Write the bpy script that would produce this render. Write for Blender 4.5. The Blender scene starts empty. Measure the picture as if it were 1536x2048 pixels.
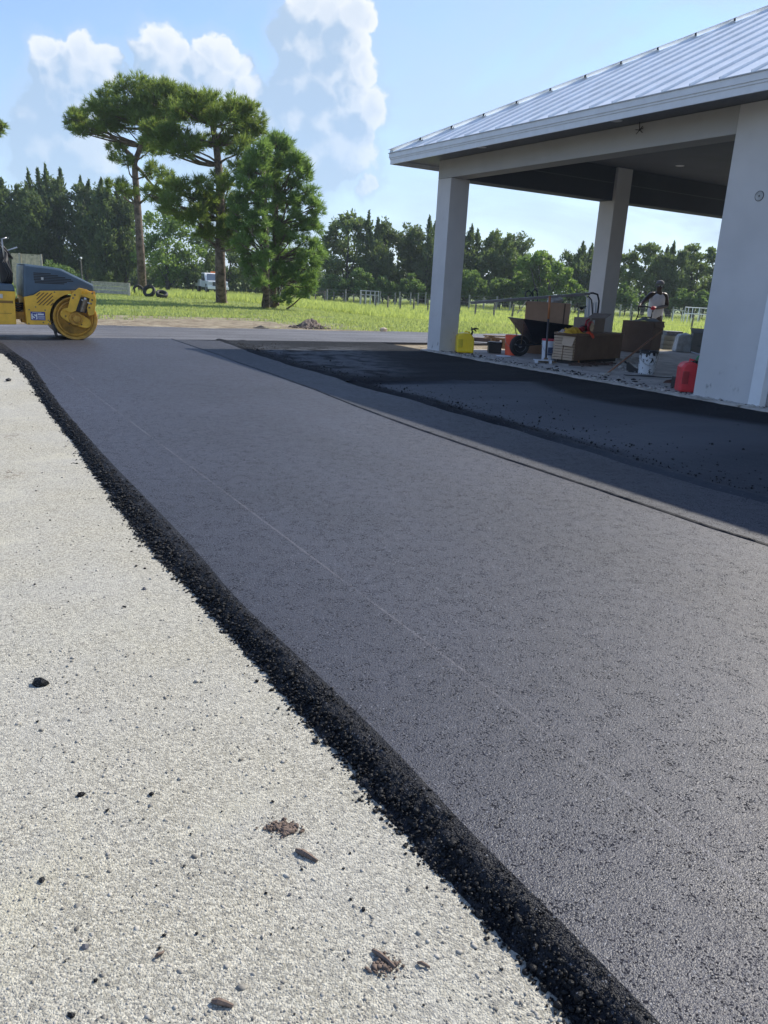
import bpy, bmesh, math, random
import numpy as np
from mathutils import Vector, Matrix
random.seed(7); rng = np.random.default_rng(7)
S = bpy.context.scene
C = S.collection
PI = math.pi
R_ = math.radians

# ------------------------------------------------------------------ camera
PITCH, ROLL, FOC, HCAM = .2843, .0549, 1548.3, 1.15
fw = Vector((0, math.cos(PITCH), -math.sin(PITCH)))
u0 = Vector((0, math.sin(PITCH), math.cos(PITCH)))
r0 = Vector((1, 0, 0))
RT = r0*math.cos(ROLL) + u0*math.sin(ROLL)
UP = -r0*math.sin(ROLL) + u0*math.cos(ROLL)
cam = bpy.data.cameras.new('camera'); co = bpy.data.objects.new('camera', cam); C.objects.link(co)
m = Matrix((RT, UP, -fw)).transposed().to_4x4(); m.translation = (0, 0, HCAM)
co.matrix_world = m
cam.sensor_fit = 'VERTICAL'; cam.sensor_height = 24.0; cam.lens = 24.0*FOC/2048
cam.clip_end = 6000; cam.clip_start = .05
S.camera = co
S.render.resolution_x = 768; S.render.resolution_y = 1024

# ------------------------------------------------------------------ light
SUN_AZ, SUN_EL = R_(47.7), R_(40.3)
sl = bpy.data.lights.new('sun', 'SUN'); sl.energy = 4.8; sl.angle = R_(.53); sl.color = (1, .93, .82)
so = bpy.data.objects.new('sun', sl); C.objects.link(so)
sd = Vector((math.sin(SUN_AZ)*math.cos(SUN_EL), math.cos(SUN_AZ)*math.cos(SUN_EL), math.sin(SUN_EL)))
so.rotation_euler = sd.to_track_quat('Z', 'Y').to_euler(); so.location = (30, 30, 40)
S.view_settings.view_transform = 'Standard'; S.view_settings.look = 'None'
S.view_settings.exposure = .46; S.view_settings.gamma = 1
S.view_settings.use_curve_mapping = False
S.cycles.max_bounces = 8; S.cycles.transparent_max_bounces = 12

# ------------------------------------------------------------------ node helpers
class NT:
    def __init__(s, t): s.t = t
    def n(s, typ, **k):
        a = s.t.nodes.new(typ)
        for q, v in k.items():
            if q.startswith('i_'): a.inputs[q[2:].replace('_', ' ')].default_value = v
            else: setattr(a, q, v)
        return a
    def l(s, a, b): s.t.links.new(a, b)
    def put(s, inp, v):
        if hasattr(v, 'is_output') or isinstance(v, bpy.types.NodeSocket): s.t.links.new(v, inp)
        else: inp.default_value = v
    def math(s, op, a, b=None, c=None, clamp=False):
        q = s.t.nodes.new('ShaderNodeMath'); q.operation = op; q.use_clamp = clamp
        s.put(q.inputs[0], a)
        if b is not None: s.put(q.inputs[1], b)
        if c is not None: s.put(q.inputs[2], c)
        return q.outputs[0]
    def vmath(s, op, a, b=None, sc=None):
        q = s.t.nodes.new('ShaderNodeVectorMath'); q.operation = op
        s.put(q.inputs[0], a)
        if b is not None: s.put(q.inputs[1], b)
        if sc is not None: s.put(q.inputs['Scale'], sc)
        return q.outputs['Value'] if op in ('LENGTH', 'DOT_PRODUCT', 'DISTANCE') else q.outputs[0]
    def mix(s, f, a, b):
        q = s.t.nodes.new('ShaderNodeMix'); q.data_type = 'RGBA'
        s.put(q.inputs[0], f); s.put(q.inputs[6], a); s.put(q.inputs[7], b)
        return q.outputs[2]
    def ss(s, x, lo, hi, a=0., b=1.):
        q = s.t.nodes.new('ShaderNodeMapRange'); q.interpolation_type = 'SMOOTHSTEP'
        s.put(q.inputs[0], x); q.inputs[1].default_value = lo; q.inputs[2].default_value = hi
        q.inputs[3].default_value = a; q.inputs[4].default_value = b
        return q.outputs[0]
    def noise(s, vec, scale, det=3., rough=.55, dist=0.):
        q = s.t.nodes.new('ShaderNodeTexNoise'); s.put(q.inputs['Vector'], vec)
        q.inputs['Scale'].default_value = scale; q.inputs['Detail'].default_value = det
        q.inputs['Roughness'].default_value = rough; q.inputs['Distortion'].default_value = dist
        return q.outputs[0]
    def vor(s, vec, scale, out='Distance', feature='F1', rand=1.):
        q = s.t.nodes.new('ShaderNodeTexVoronoi'); q.feature = feature; s.put(q.inputs['Vector'], vec)
        q.inputs['Scale'].default_value = scale; q.inputs['Randomness'].default_value = rand
        return q.outputs[out]

def newmat(name):
    ma = bpy.data.materials.new(name); ma.use_nodes = True
    t = NT(ma.node_tree); b = ma.node_tree.nodes['Principled BSDF']
    return ma, t, b
def c4(c): return (c[0], c[1], c[2], 1)
MATS = {}
def M(name, col, rough=.6, metal=0., var=.18, scale=6., bump=0., bscale=60., spec=.5, col2=None, stain=0.):
    if name in MATS: return MATS[name]
    ma, t, b = newmat(name)
    tc = t.n('ShaderNodeTexCoord').outputs['Object']
    f = t.noise(tc, scale, 5., .6)
    f = t.ss(f, .3, .7)
    lo = tuple(x*(1-var) for x in col); hi = col2 or tuple(min(1, x*(1+var)) for x in col)
    c = t.mix(f, c4(lo), c4(hi))
    if stain:
        g = t.ss(t.noise(tc, scale*2.7, 6., .7), .55, .72)
        c = t.mix(t.math('MULTIPLY', g, stain), c, c4(tuple(x*.35 for x in col)))
    t.l(c, b.inputs['Base Color'])
    r2 = t.noise(tc, scale*3, 4., .6)
    t.l(t.ss(r2, .2, .8, max(.05, rough-.1), min(1, rough+.1)), b.inputs['Roughness'])
    b.inputs['Metallic'].default_value = metal; b.inputs['Specular IOR Level'].default_value = spec
    if bump:
        bp = t.n('ShaderNodeBump'); bp.inputs['Strength'].default_value = 1; bp.inputs['Distance'].default_value = bump
        t.l(t.noise(tc, bscale, 4., .6), bp.inputs['Height']); t.l(bp.outputs[0], b.inputs['Normal'])
    MATS[name] = ma
    return ma

# ------------------------------------------------------------------ geometry helpers
def ray(px, py):
    return fw + RT*((px-768)/FOC) + UP*((1024-py)/FOC)
def gp(px, py, z=0.):
    d = ray(px, py); t = (z-HCAM)/d.z
    return Vector((0, 0, HCAM)) + d*t
def at(px, py, Y):
    d = ray(px, py); return Vector((0, 0, HCAM)) + d*(Y/d.y)
YAW = -1.029
BU = Vector((math.cos(YAW), math.sin(YAW), 0)); BV = Vector((-math.sin(YAW), math.cos(YAW), 0))
C0 = Vector((.6562, 15.3132, 0))
def L(u, v, z=0.): return C0 + BU*u + BV*v + Vector((0, 0, z))
def loc(p): d = Vector(p)-C0; return d.dot(BU), d.dot(BV)

def tag(o, label=None, cat=None, group=None, kind=None):
    if label: o['label'] = label
    if cat: o['category'] = cat
    if group: o['group'] = group
    if kind: o['kind'] = kind
    return o
def thing(name, label, cat, loc=(0, 0, 0), rz=0., group=None):
    o = bpy.data.objects.new(name, None); C.objects.link(o); o.location = loc; o.rotation_euler = (0, 0, rz)
    o.empty_display_size = .2
    return tag(o, label, cat, group)

class MB:
    def __init__(s): s.v = []; s.f = []; s.m = Matrix.Identity(4)
    def add(s, vs, fs):
        k = len(s.v); s.v += [tuple(s.m @ Vector(p)) for p in vs]; s.f += [tuple(i+k for i in f) for f in fs]; return s
    def box(s, x0, x1, y0, y1, z0, z1, rz=0., top=1., cx=None, tilt=None):
        mx, my = (x0+x1)/2, (y0+y1)/2
        vs = []
        for z, k in ((z0, 1.), (z1, top)):
            for x, y in ((x0, y0), (x1, y0), (x1, y1), (x0, y1)):
                vs.append(Vector(((x-mx)*k, (y-my)*k, z)))
        M3 = Matrix.Rotation(rz, 3, 'Z')
        if tilt is not None:
            zc = (z0+z1)/2
            vs = [tilt @ (p-Vector((0, 0, zc))) + Vector((0, 0, zc)) for p in vs]
        vs = [M3 @ p + Vector((mx, my, 0)) for p in vs]
        return s.add(vs, [(0, 3, 2, 1), (4, 5, 6, 7), (0, 1, 5, 4), (1, 2, 6, 5), (2, 3, 7, 6), (3, 0, 4, 7)])
    def prism(s, pts, a, b, axis='y'):
        # pts: 2D polygon; extruded along axis between a and b
        n = len(pts)
        def P(p, w):
            if axis == 'y': return (p[0], w, p[1])
            if axis == 'x': return (w, p[0], p[1])
            return (p[0], p[1], w)
        vs = [P(p, a) for p in pts] + [P(p, b) for p in pts]
        return s.add(vs, [tuple(range(n)), tuple(range(2*n-1, n-1, -1))] + [(i, i+n, (i+1) % n+n, (i+1) % n) for i in range(n)])
    def tube(s, pts, r, n=8, cap=True):
        pts = [Vector(p) for p in pts]
        rs = r if isinstance(r, (list, tuple)) else [r]*len(pts)
        k0 = len(pts); vs = []; ref = None
        for i, p in enumerate(pts):
            d = (pts[min(i+1, k0-1)]-pts[max(i-1, 0)]).normalized()
            if ref is None: ref = d.orthogonal().normalized()
            ref = (ref-d*ref.dot(d))
            if ref.length < 1e-5: ref = d.orthogonal()
            ref.normalize(); q = d.cross(ref)
            for j in range(n):
                a = 2*PI*j/n; vs.append(p+(ref*math.cos(a)+q*math.sin(a))*rs[i])
        fs = []
        for i in range(k0-1):
            for j in range(n):
                fs.append((i*n+j, i*n+(j+1) % n, (i+1)*n+(j+1) % n, (i+1)*n+j))
        if cap: fs += [tuple(range(n-1, -1, -1)), tuple(range((k0-1)*n, k0*n))]
        return s.add(vs, fs)
    def lathe(s, prof, n=20, c=(0, 0, 0), axis='z', a0=0.):
        vs = []
        for r, z in prof:
            for j in range(n):
                a = 2*PI*j/n+a0
                if axis == 'z': vs.append((c[0]+r*math.cos(a), c[1]+r*math.sin(a), c[2]+z))
                elif axis == 'x': vs.append((c[0]+z, c[1]+r*math.cos(a), c[2]+r*math.sin(a)))
                else: vs.append((c[0]+r*math.cos(a), c[1]+z, c[2]+r*math.sin(a)))
        fs = []
        for i in range(len(prof)-1):
            for j in range(n):
                fs.append((i*n+j, i*n+(j+1) % n, (i+1)*n+(j+1) % n, (i+1)*n+j))
        fs += [tuple(range(n-1, -1, -1)), tuple(range((len(prof)-1)*n, len(prof)*n))]
        return s.add(vs, fs)
    def blob(s, c, r, seed=0, n=1, amp=.25, flat=1.):
        bm = bmesh.new(); bmesh.ops.create_icosphere(bm, subdivisions=n, radius=1)
        rr = random.Random(seed); sx, sy, sz = [1+rr.uniform(-amp, amp) for _ in range(3)]
        if isinstance(r, (int, float)): r = (r, r, r)
        vs = []
        for v in bm.verts:
            k = 1+rr.uniform(-amp, amp)
            vs.append((c[0]+v.co.x*r[0]*k*sx, c[1]+v.co.y*r[1]*k*sy, c[2]+v.co.z*r[2]*k*sz*flat))
        fs = [tuple(v.index for v in f.verts) for f in bm.faces]; bm.free()
        return s.add(vs, fs)
    def obj(s, name, mat, parent=None, smooth=False, bevel=0., label=None, sub=0):
        me = bpy.data.meshes.new(name); me.from_pydata(s.v, [], s.f); me.update()
        bm = bmesh.new(); bm.from_mesh(me); bmesh.ops.recalc_face_normals(bm, faces=bm.faces); bm.to_mesh(me); bm.free()
        me.materials.append(mat)
        if smooth: me.shade_smooth() if hasattr(me, 'shade_smooth') else None
        o = bpy.data.objects.new(name, me); C.objects.link(o)
        if parent: o.parent = parent
        if bevel:
            b = o.modifiers.new('bevel', 'BEVEL'); b.width = bevel; b.segments = 2; b.limit_method = 'ANGLE'; b.angle_limit = R_(35)
        if sub:
            b = o.modifiers.new('sub', 'SUBSURF'); b.levels = sub; b.render_levels = sub
        if smooth:
            for p in me.polygons: p.use_smooth = True
        if label: o['label'] = label
        return o

def np_mesh(name, V, F, mat, parent=None, smooth=False, attr=None):
    """V (n,3), F (m,k) arrays, k=3 or 4"""
    me = bpy.data.meshes.new(name); k = F.shape[1]
    me.vertices.add(len(V)); me.vertices.foreach_set('co', np.ascontiguousarray(V, dtype=np.float32).ravel())
    me.loops.add(F.size); me.loops.foreach_set('vertex_index', np.ascontiguousarray(F, dtype=np.int32).ravel())
    me.polygons.add(len(F)); me.polygons.foreach_set('loop_start', np.arange(0, F.size, k, dtype=np.int32))
    me.polygons.foreach_set('loop_total', np.full(len(F), k, dtype=np.int32))
    if smooth: me.polygons.foreach_set('use_smooth', np.ones(len(F), dtype=bool))
    me.update(calc_edges=True); me.validate()
    if attr is not None:
        for an, av in attr.items():
            a = me.attributes.new(an, 'FLOAT', 'POINT'); a.data.foreach_set('value', np.ascontiguousarray(av, dtype=np.float32).ravel())
    me.materials.append(mat)
    o = bpy.data.objects.new(name, me); C.objects.link(o)
    if parent: o.parent = parent
    return o

# numpy value noise
_tab = rng.random((256, 256))
def vnoise(x, y, sc, seed=0):
    x = np.asarray(x)*sc+seed*17.3+1000; y = np.asarray(y)*sc+seed*9.7+1000
    xi = np.floor(x).astype(int); yi = np.floor(y).astype(int); fx = x-xi; fy = y-yi
    fx = fx*fx*(3-2*fx); fy = fy*fy*(3-2*fy)
    a = _tab[xi % 256, yi % 256]; b = _tab[(xi+1) % 256, yi % 256]; c = _tab[xi % 256, (yi+1) % 256]; d = _tab[(xi+1) % 256, (yi+1) % 256]
    return (a*(1-fx)+b*fx)*(1-fy)+(c*(1-fx)+d*fx)*fy
def fbm(x, y, sc, seed=0, o=4):
    s = 0; a = .5; t = 0
    for i in range(o): s = s+a*vnoise(x, y, sc*2**i, seed+i); t += a; a *= .55
    return s/t
def sstep(x, a, b):
    t = np.clip((np.asarray(x, float)-a)/(b-a), 0, 1); return t*t*(3-2*t)

def rocks(name, P, rad, mat, parent=None, squash=.7, jit=.35):
    """many small irregular stones in one mesh: P (n,3), rad (n,)"""
    bm = bmesh.new(); bmesh.ops.create_icosphere(bm, subdivisions=0, radius=1)
    if not bm.verts: bmesh.ops.create_icosphere(bm, subdivisions=1, radius=1)
    bv = np.array([v.co[:] for v in bm.verts]); bf = np.array([[v.index for v in f.verts] for f in bm.faces]); bm.free()
    if True:   # octahedral low version for the smallest
        n = len(P)
        sc = rng.uniform(1-jit, 1+jit, (n, 1, 3)); sc[:, :, 2] *= squash
        jt = rng.uniform(1-jit*1.0, 1+jit*1.0, (n, len(bv), 1))
        a = rng.uniform(0, 2*PI, n); ca, sa = np.cos(a), np.sin(a)
        V = bv[None]*sc*jt*rad[:, None, None]
        x = V[..., 0]*ca[:, None]-V[..., 1]*sa[:, None]; y = V[..., 0]*sa[:, None]+V[..., 1]*ca[:, None]
        V = np.stack([x, y, V[..., 2]], -1)+P[:, None, :]
        F = bf[None]+(np.arange(n)*len(bv))[:, None, None]
        return np_mesh(name, V.reshape(-1, 3), F.reshape(-1, 3), mat, parent)

# ------------------------------------------------------------------ world: sky and cumulus clouds
def azel(px, py):
    d = ray(px, py).normalized(); return math.degrees(math.atan2(d.x, d.y)), math.degrees(math.asin(d.z))
W = bpy.data.worlds.new('World'); S.world = W; W.use_nodes = True
t = NT(W.node_tree); bg = W.node_tree.nodes['Background']; bg.inputs['Strength'].default_value = .125
sky = t.n('ShaderNodeTexSky'); sky.sky_type = 'NISHITA'; sky.sun_disc = False
sky.sun_elevation = SUN_EL; sky.sun_rotation = SUN_AZ; sky.air_density = 1.; sky.dust_density = .15; sky.ozone_density = 1.4
puffs = []   # pixel x, y, radius
PX = [(92,100,28),(120,92,22),(165,98,34),(200,122,32),(105,140,38),(160,160,58),(205,150,28),(120,200,62),(175,220,50),(245,158,24),
      (75,230,40),(90,300,60),(150,290,70),(60,330,40),
      (315,92,36),(345,112,34),(290,120,30),(418,112,34),(452,122,34),(478,140,26),(395,150,40),(330,170,60),(430,180,60),(490,190,36),(270,175,30),(380,220,90),(510,250,60),(470,260,60),
      (618,22,46),(590,40,34),(660,40,44),(705,35,42),(728,48,26),(575,90,36),(620,100,62),(690,90,50),(600,170,60),(660,160,60),(715,130,36),(735,150,22),(700,195,40),(580,235,55),(650,240,62),(735,215,38),(560,300,60),(620,310,70),(690,290,60),(745,358,17),(735,372,14)]
for x, y, r in PX:
    a, e = azel(x, y); puffs.append((a, e, r/27.))
grp = bpy.data.node_groups.new('cloud_field', 'ShaderNodeTree')
grp.interface.new_socket('P', in_out='INPUT', socket_type='NodeSocketVector')
grp.interface.new_socket('F', in_out='OUTPUT', socket_type='NodeSocketFloat')
g = NT(grp); gi = g.n('NodeGroupInput'); go = g.n('NodeGroupOutput')
P = gi.outputs[0]
n1 = g.n('ShaderNodeTexNoise'); g.l(P, n1.inputs['Vector']); n1.inputs['Scale'].default_value = .42; n1.inputs['Detail'].default_value = 5; n1.inputs['Roughness'].default_value = .55
off = g.vmath('SCALE', g.vmath('SUBTRACT', n1.outputs['Color'], (.5, .5, .5)), sc=2.6)
PP = g.vmath('ADD', P, off); PP = g.vmath('MULTIPLY', PP, (1, 1, 0))
F = None
for a, e, r in puffs:
    d = g.vmath('DISTANCE', PP, (a, e, 0)); q = g.math('MULTIPLY_ADD', d, -1/r, 1.)
    q = g.math('MULTIPLY', q, min(1.6, r**.5))
    if F is None: F = q
    else:
        mm = g.t.nodes.new('ShaderNodeMath'); mm.operation = 'SMOOTH_MAX'; g.l(F, mm.inputs[0]); g.l(q, mm.inputs[1]); mm.inputs[2].default_value = .12
        F = mm.outputs[0]
vv = g.n('ShaderNodeTexVoronoi'); vv.feature = 'SMOOTH_F1'; g.l(PP, vv.inputs['Vector']); vv.inputs['Scale'].default_value = 1.25; vv.inputs['Smoothness'].default_value = .35
vv2 = g.n('ShaderNodeTexVoronoi'); vv2.feature = 'SMOOTH_F1'; g.l(PP, vv2.inputs['Vector']); vv2.inputs['Scale'].default_value = 2.8; vv2.inputs['Smoothness'].default_value = .3
F = g.math('ADD', F, g.math('MULTIPLY', g.math('SUBTRACT', .5, vv.outputs['Distance']), .26))
F = g.math('ADD', F, g.math('MULTIPLY', g.math('SUBTRACT', .5, vv2.outputs['Distance']), .12))
g.l(F, go.inputs[0])
tc = t.n('ShaderNodeTexCoord').outputs['Generated']
sx = t.n('ShaderNodeSeparateXYZ'); t.l(tc, sx.inputs[0])
az = t.math('MULTIPLY', t.math('ARCTAN2', sx.outputs[0], sx.outputs[1]), 180/PI)
el = t.math('MULTIPLY', t.math('ARCSINE', sx.outputs[2]), 180/PI)
cx = t.n('ShaderNodeCombineXYZ'); t.l(az, cx.inputs[0]); t.l(el, cx.inputs[1])
def field(vec):
    q = t.n('ShaderNodeGroup'); q.node_tree = grp; t.l(vec, q.inputs[0]); return q.outputs[0]
F0 = field(cx.outputs[0]); F1 = field(t.vmath('ADD', cx.outputs[0], (1.1, 1.3, 0)))
dens = t.ss(F0, -.06, .24)
lit = t.ss(t.math('SUBTRACT', F0, F1), -.15, .75)
core = t.ss(F0, .1, 1.1)
lown = t.noise(cx.outputs[0], .12, 4., .5)
shade = t.mix(t.ss(el, 2, 22), c4((2.5, 3.45, 4.75)), c4((2.9, 3.8, 5.0)))
cc = t.mix(t.math('MULTIPLY', lit, t.math('SUBTRACT', 1., t.math('MULTIPLY', core, .45))), shade, c4((5.7, 5.9, 6.2)))
fade = t.ss(el, 1, 17)                       # cloud bases melt into the haze
fade = t.math('MULTIPLY_ADD', fade, .75, .2)
halo = t.math('MULTIPLY', t.ss(F0, -.75, .1), t.math('MULTIPLY_ADD', t.ss(el, 30, 8), .45, .12))
dens = t.math('MULTIPLY', dens, fade)
hz = t.ss(t.math('ADD', el, t.math('MULTIPLY', lown, -16.)), 12, -16, 0., 1.)
azr = t.ss(az, -22, 30)                      # thicker veil to the right of the picture
veil = t.noise(t.vmath('MULTIPLY', cx.outputs[0], (.05, .11, 1)), 1., 5., .6, .6)
veil = t.math('MULTIPLY', t.ss(veil, .32, .62), t.math('MULTIPLY', t.ss(el, 75, 30), t.math('MULTIPLY_ADD', azr, .95, .15)))
base = t.mix(1., sky.outputs[0], sky.outputs[0])
tint = t.n('ShaderNodeMix'); tint.data_type = 'RGBA'; tint.blend_type = 'MULTIPLY'; tint.inputs[0].default_value = 1
t.l(sky.outputs[0], tint.inputs[6]); tint.inputs[7].default_value = (1.0, 1.03, 1.22, 1)
base = tint.outputs[2]
hazecol = t.mix(azr, c4((2.6, 3.7, 5.1)), c4((3.4, 4.5, 5.6)))
base = t.mix(t.math('MULTIPLY', hz, .9), base, hazecol)
base = t.mix(veil, base, c4((3.3, 4.15, 5.2)))
col = t.mix(halo, base, c4((3.1, 4.1, 5.3)))
col = t.mix(dens, col, cc)
bg2 = t.n('ShaderNodeBackground'); bg2.inputs['Strength'].default_value = .125
t.l(base, bg.inputs[0]); t.l(col, bg2.inputs[0])
gate = t.math('MULTIPLY', t.math('MULTIPLY', t.math('GREATER_THAN', az, -34.), t.math('LESS_THAN', az, 7.)), t.math('LESS_THAN', el, 34.))
mxs = t.n('ShaderNodeMixShader'); t.l(gate, mxs.inputs[0]); t.l(bg.outputs[0], mxs.inputs[1]); t.l(bg2.outputs[0], mxs.inputs[2])
t.l(mxs.outputs[0], W.node_tree.nodes['World Output'].inputs[0])

# ------------------------------------------------------------------ ground materials
C0_ = C0; BUx, BUy, BVx, BVy = BU.x, BU.y, BV.x, BV.y
LINE_A, LINE_B = -7.06, -.002
def asphalt(name, base, rough, grain=1., pit=.5, spec=.5, bump=.003, coarse=0., streak=0., usetone=False, line=False):
    ma, t, b = newmat(name)
    tc = t.n('ShaderNodeTexCoord').outputs['Object']
    A = t.n('ShaderNodeTexVoronoi'); t.l(tc, A.inputs['Vector']); A.inputs['Scale'].default_value = 230*grain
    B = t.n('ShaderNodeTexVoronoi'); t.l(tc, B.inputs['Vector']); B.inputs['Scale'].default_value = 400*grain
    ca = t.n('ShaderNodeSeparateXYZ'); t.l(A.outputs['Color'], ca.inputs[0]); cb = t.n('ShaderNodeSeparateXYZ'); t.l(B.outputs['Color'], cb.inputs[0])
    big = t.noise(tc, .55, 4., .6); mid = t.noise(tc, 5., 4., .6); clus = t.noise(tc, 15*grain, 5., .75)
    pits = t.math('GREATER_THAN', t.math('ADD', t.math('MULTIPLY', ca.outputs[0], .8), t.math('MULTIPLY', clus, 1.0)), 1.335-.16*pit)
    pits2 = t.math('GREATER_THAN', t.math('ADD', cb.outputs[1], t.math('MULTIPLY', clus, .4)), 1.08-.10*pit)
    f = t.math('ADD', t.math('MULTIPLY', cb.outputs[0], .45), t.math('MULTIPLY', big, .8))
    c = t.mix(t.ss(f, .2, 1.05), c4(tuple(x*.42 for x in base)), c4(tuple(x*1.6 for x in base)))
    c = t.mix(t.math('MULTIPLY', pits2, .4), c, c4((.008, .008, .011)))
    c = t.mix(t.math('MULTIPLY', pits, .72), c, c4((.003, .0035, .005)))
    c = t.mix(t.math('MULTIPLY', t.math('GREATER_THAN', ca.outputs[1], .988), .45), c, c4((.26, .27, .30)))
    rot = t.n('ShaderNodeMapping'); rot.inputs['Rotation'].default_value = (0, 0, -YAW); t.l(tc, rot.inputs[0])
    if streak:
        st = t.noise(t.vmath('MULTIPLY', rot.outputs[0], (2.6, .16, 1)), 1., 5., .65)
        c = t.mix(t.math('MULTIPLY', t.ss(st, .45, .65), streak), c, c4(tuple(x*2.1 for x in base)))
        c = t.mix(t.math('MULTIPLY', t.ss(st, .45, .3), streak*.6), c, c4(tuple(x*.5 for x in base)))
    if line:
        # passes of the roller, and one pale scored line along the lane
        st = t.noise(t.vmath('MULTIPLY', rot.outputs[0], (.10, 3.2, 1)), 1., 4., .6)
        c = t.mix(t.math('MULTIPLY', t.ss(st, .35, .7), .30), c, c4(tuple(x*1.5 for x in base)))
        sx = t.n('ShaderNodeSeparateXYZ'); t.l(tc, sx.inputs[0])
        vv = t.math('ADD', t.math('MULTIPLY', t.math('SUBTRACT', sx.outputs[0], C0_[0]), BVx), t.math('MULTIPLY', t.math('SUBTRACT', sx.outputs[1], C0_[1]), BVy))
        uu_ = t.math('ADD', t.math('MULTIPLY', t.math('SUBTRACT', sx.outputs[0], C0_[0]), BUx), t.math('MULTIPLY', t.math('SUBTRACT', sx.outputs[1], C0_[1]), BUy))
        dv = t.math('ABSOLUTE', t.math('ADD', t.math('SUBTRACT', vv, t.math('MULTIPLY', uu_, LINE_B)), -LINE_A))
        ln = t.math('MULTIPLY', t.ss(dv, .0075, .002), t.ss(t.noise(tc, 1.5, 3., .6), .2, .6))
        c = t.mix(t.math('MULTIPLY', ln, .24), c, c4((.22, .21, .23)))
    if usetone:
        at_ = t.n('ShaderNodeAttribute'); at_.attribute_name = 'tone'
        c = t.mix(at_.outputs['Fac'], c, c4(tuple(x*4.2 for x in base)))
    t.l(c, b.inputs['Base Color'])
    t.l(t.math('ADD', t.math('MULTIPLY', mid, .12), t.math('MULTIPLY_ADD', pits, .3, t.math('MULTIPLY_ADD', cb.outputs[2], .16, rough-.14))), b.inputs['Roughness'])
    b.inputs['Specular IOR Level'].default_value = spec
    if usetone:
        tf = at_.outputs['Fac']
        t.l(t.math('MULTIPLY_ADD', tf, .5, .10), b.inputs['Specular IOR Level']); t.l(t.math('MULTIPLY_ADD', tf, -.35, .9), b.inputs['Roughness'])
    else: t.l(t.math('MULTIPLY_ADD', t.math('MAXIMUM', pits, pits2), -spec*.8, spec), b.inputs['Specular IOR Level'])
    h = t.math('ADD', t.math('MULTIPLY', A.outputs['Distance'], -.4), t.math('MULTIPLY', B.outputs['Distance'], -.3))
    h = t.math('ADD', h, t.math('MULTIPLY', ca.outputs[2], .35))
    h = t.math('SUBTRACT', h, t.math('MULTIPLY', pits, .8*pit+.2))
    if coarse: h = t.math('ADD', h, t.math('MULTIPLY', t.noise(tc, 14, 4., .7), coarse))
    bp = t.n('ShaderNodeBump'); bp.inputs['Strength'].default_value = 1.; bp.inputs['Distance'].default_value = bump
    t.l(h, bp.inputs['Height']); t.l(bp.outputs[0], b.inputs['Normal'])
    return ma
m_lane = asphalt('fresh_asphalt', (.025, .028, .042), .52, 1., .5, .6, .0022, line=True)
m_lane2 = asphalt('fresh_asphalt_second_pass', (.036, .039, .050), .6, 1.0, .4, .4, .002)
m_rough = asphalt('loose_asphalt', (.013, .016, .021), .6, .7, .6, .4, .006, coarse=2.5, usetone=True)
m_old = asphalt('older_asphalt', (.105, .105, .112), .62, .9, .1, .4, .002, streak=.45)
m_chunk = asphalt('asphalt_crumbs', (.0055, .0062, .008), .55, 1.5, .2, .3, .0015)

def base_mat():
    ma, t, b = newmat('crushed_concrete_base')
    tc = t.n('ShaderNodeTexCoord').outputs['Object']
    a = t.noise(tc, 150, 4., .7); vb = t.vor(tc, 190, 'Color'); vd = t.vor(tc, 190); vd2 = t.vor(tc, 420)
    big = t.noise(tc, 1.3, 5., .65); mid = t.noise(tc, 6., 5., .7); yel = t.noise(tc, 2.6, 3., .5, .5)
    sp = t.n('ShaderNodeSeparateXYZ'); t.l(vb, sp.inputs[0])
    c = t.mix(t.ss(sp.outputs[0], 0., 1.), c4((.28, .265, .215)), c4((.55, .525, .435)))
    c = t.mix(t.math('MULTIPLY', t.ss(a, .52, .62), .8), c, c4((.15, .145, .13)))
    c = t.mix(t.math('MULTIPLY', t.ss(mid, .56, .76), .45), c, c4((.28, .28, .26)))
    c = t.mix(t.math('MULTIPLY', t.ss(yel, .55, .75), .35), c, c4((.56, .53, .39)))
    c = t.mix(t.math('MULTIPLY', t.ss(big, .35, .7), .25), c, c4((.42, .43, .44)))
    br = t.math('MULTIPLY', t.ss(t.noise(tc, 1.9, 2., .5), .66, .72), t.ss(t.noise(tc, 24, 3., .6), .5, .62))
    c = t.mix(t.math('MULTIPLY', br, .7), c, c4((.13, .10, .075)))
    t.l(c, b.inputs['Base Color']); b.inputs['Roughness'].default_value = .9; b.inputs['Specular IOR Level'].default_value = .25
    h = t.math('ADD', t.math('MULTIPLY', vd, -.8), t.math('MULTIPLY', vd2, -.4))
    h = t.math('ADD', h, t.math('MULTIPLY', a, -1.2)); h = t.math('ADD', h, t.math('MULTIPLY', mid, 1.5))
    bp = t.n('ShaderNodeBump'); bp.inputs['Distance'].default_value = .0028; bp.inputs['Strength'].default_value = 1.
    t.l(h, bp.inputs['Height']); t.l(bp.outputs[0], b.inputs['Normal'])
    return ma
m_base = base_mat()

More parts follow.
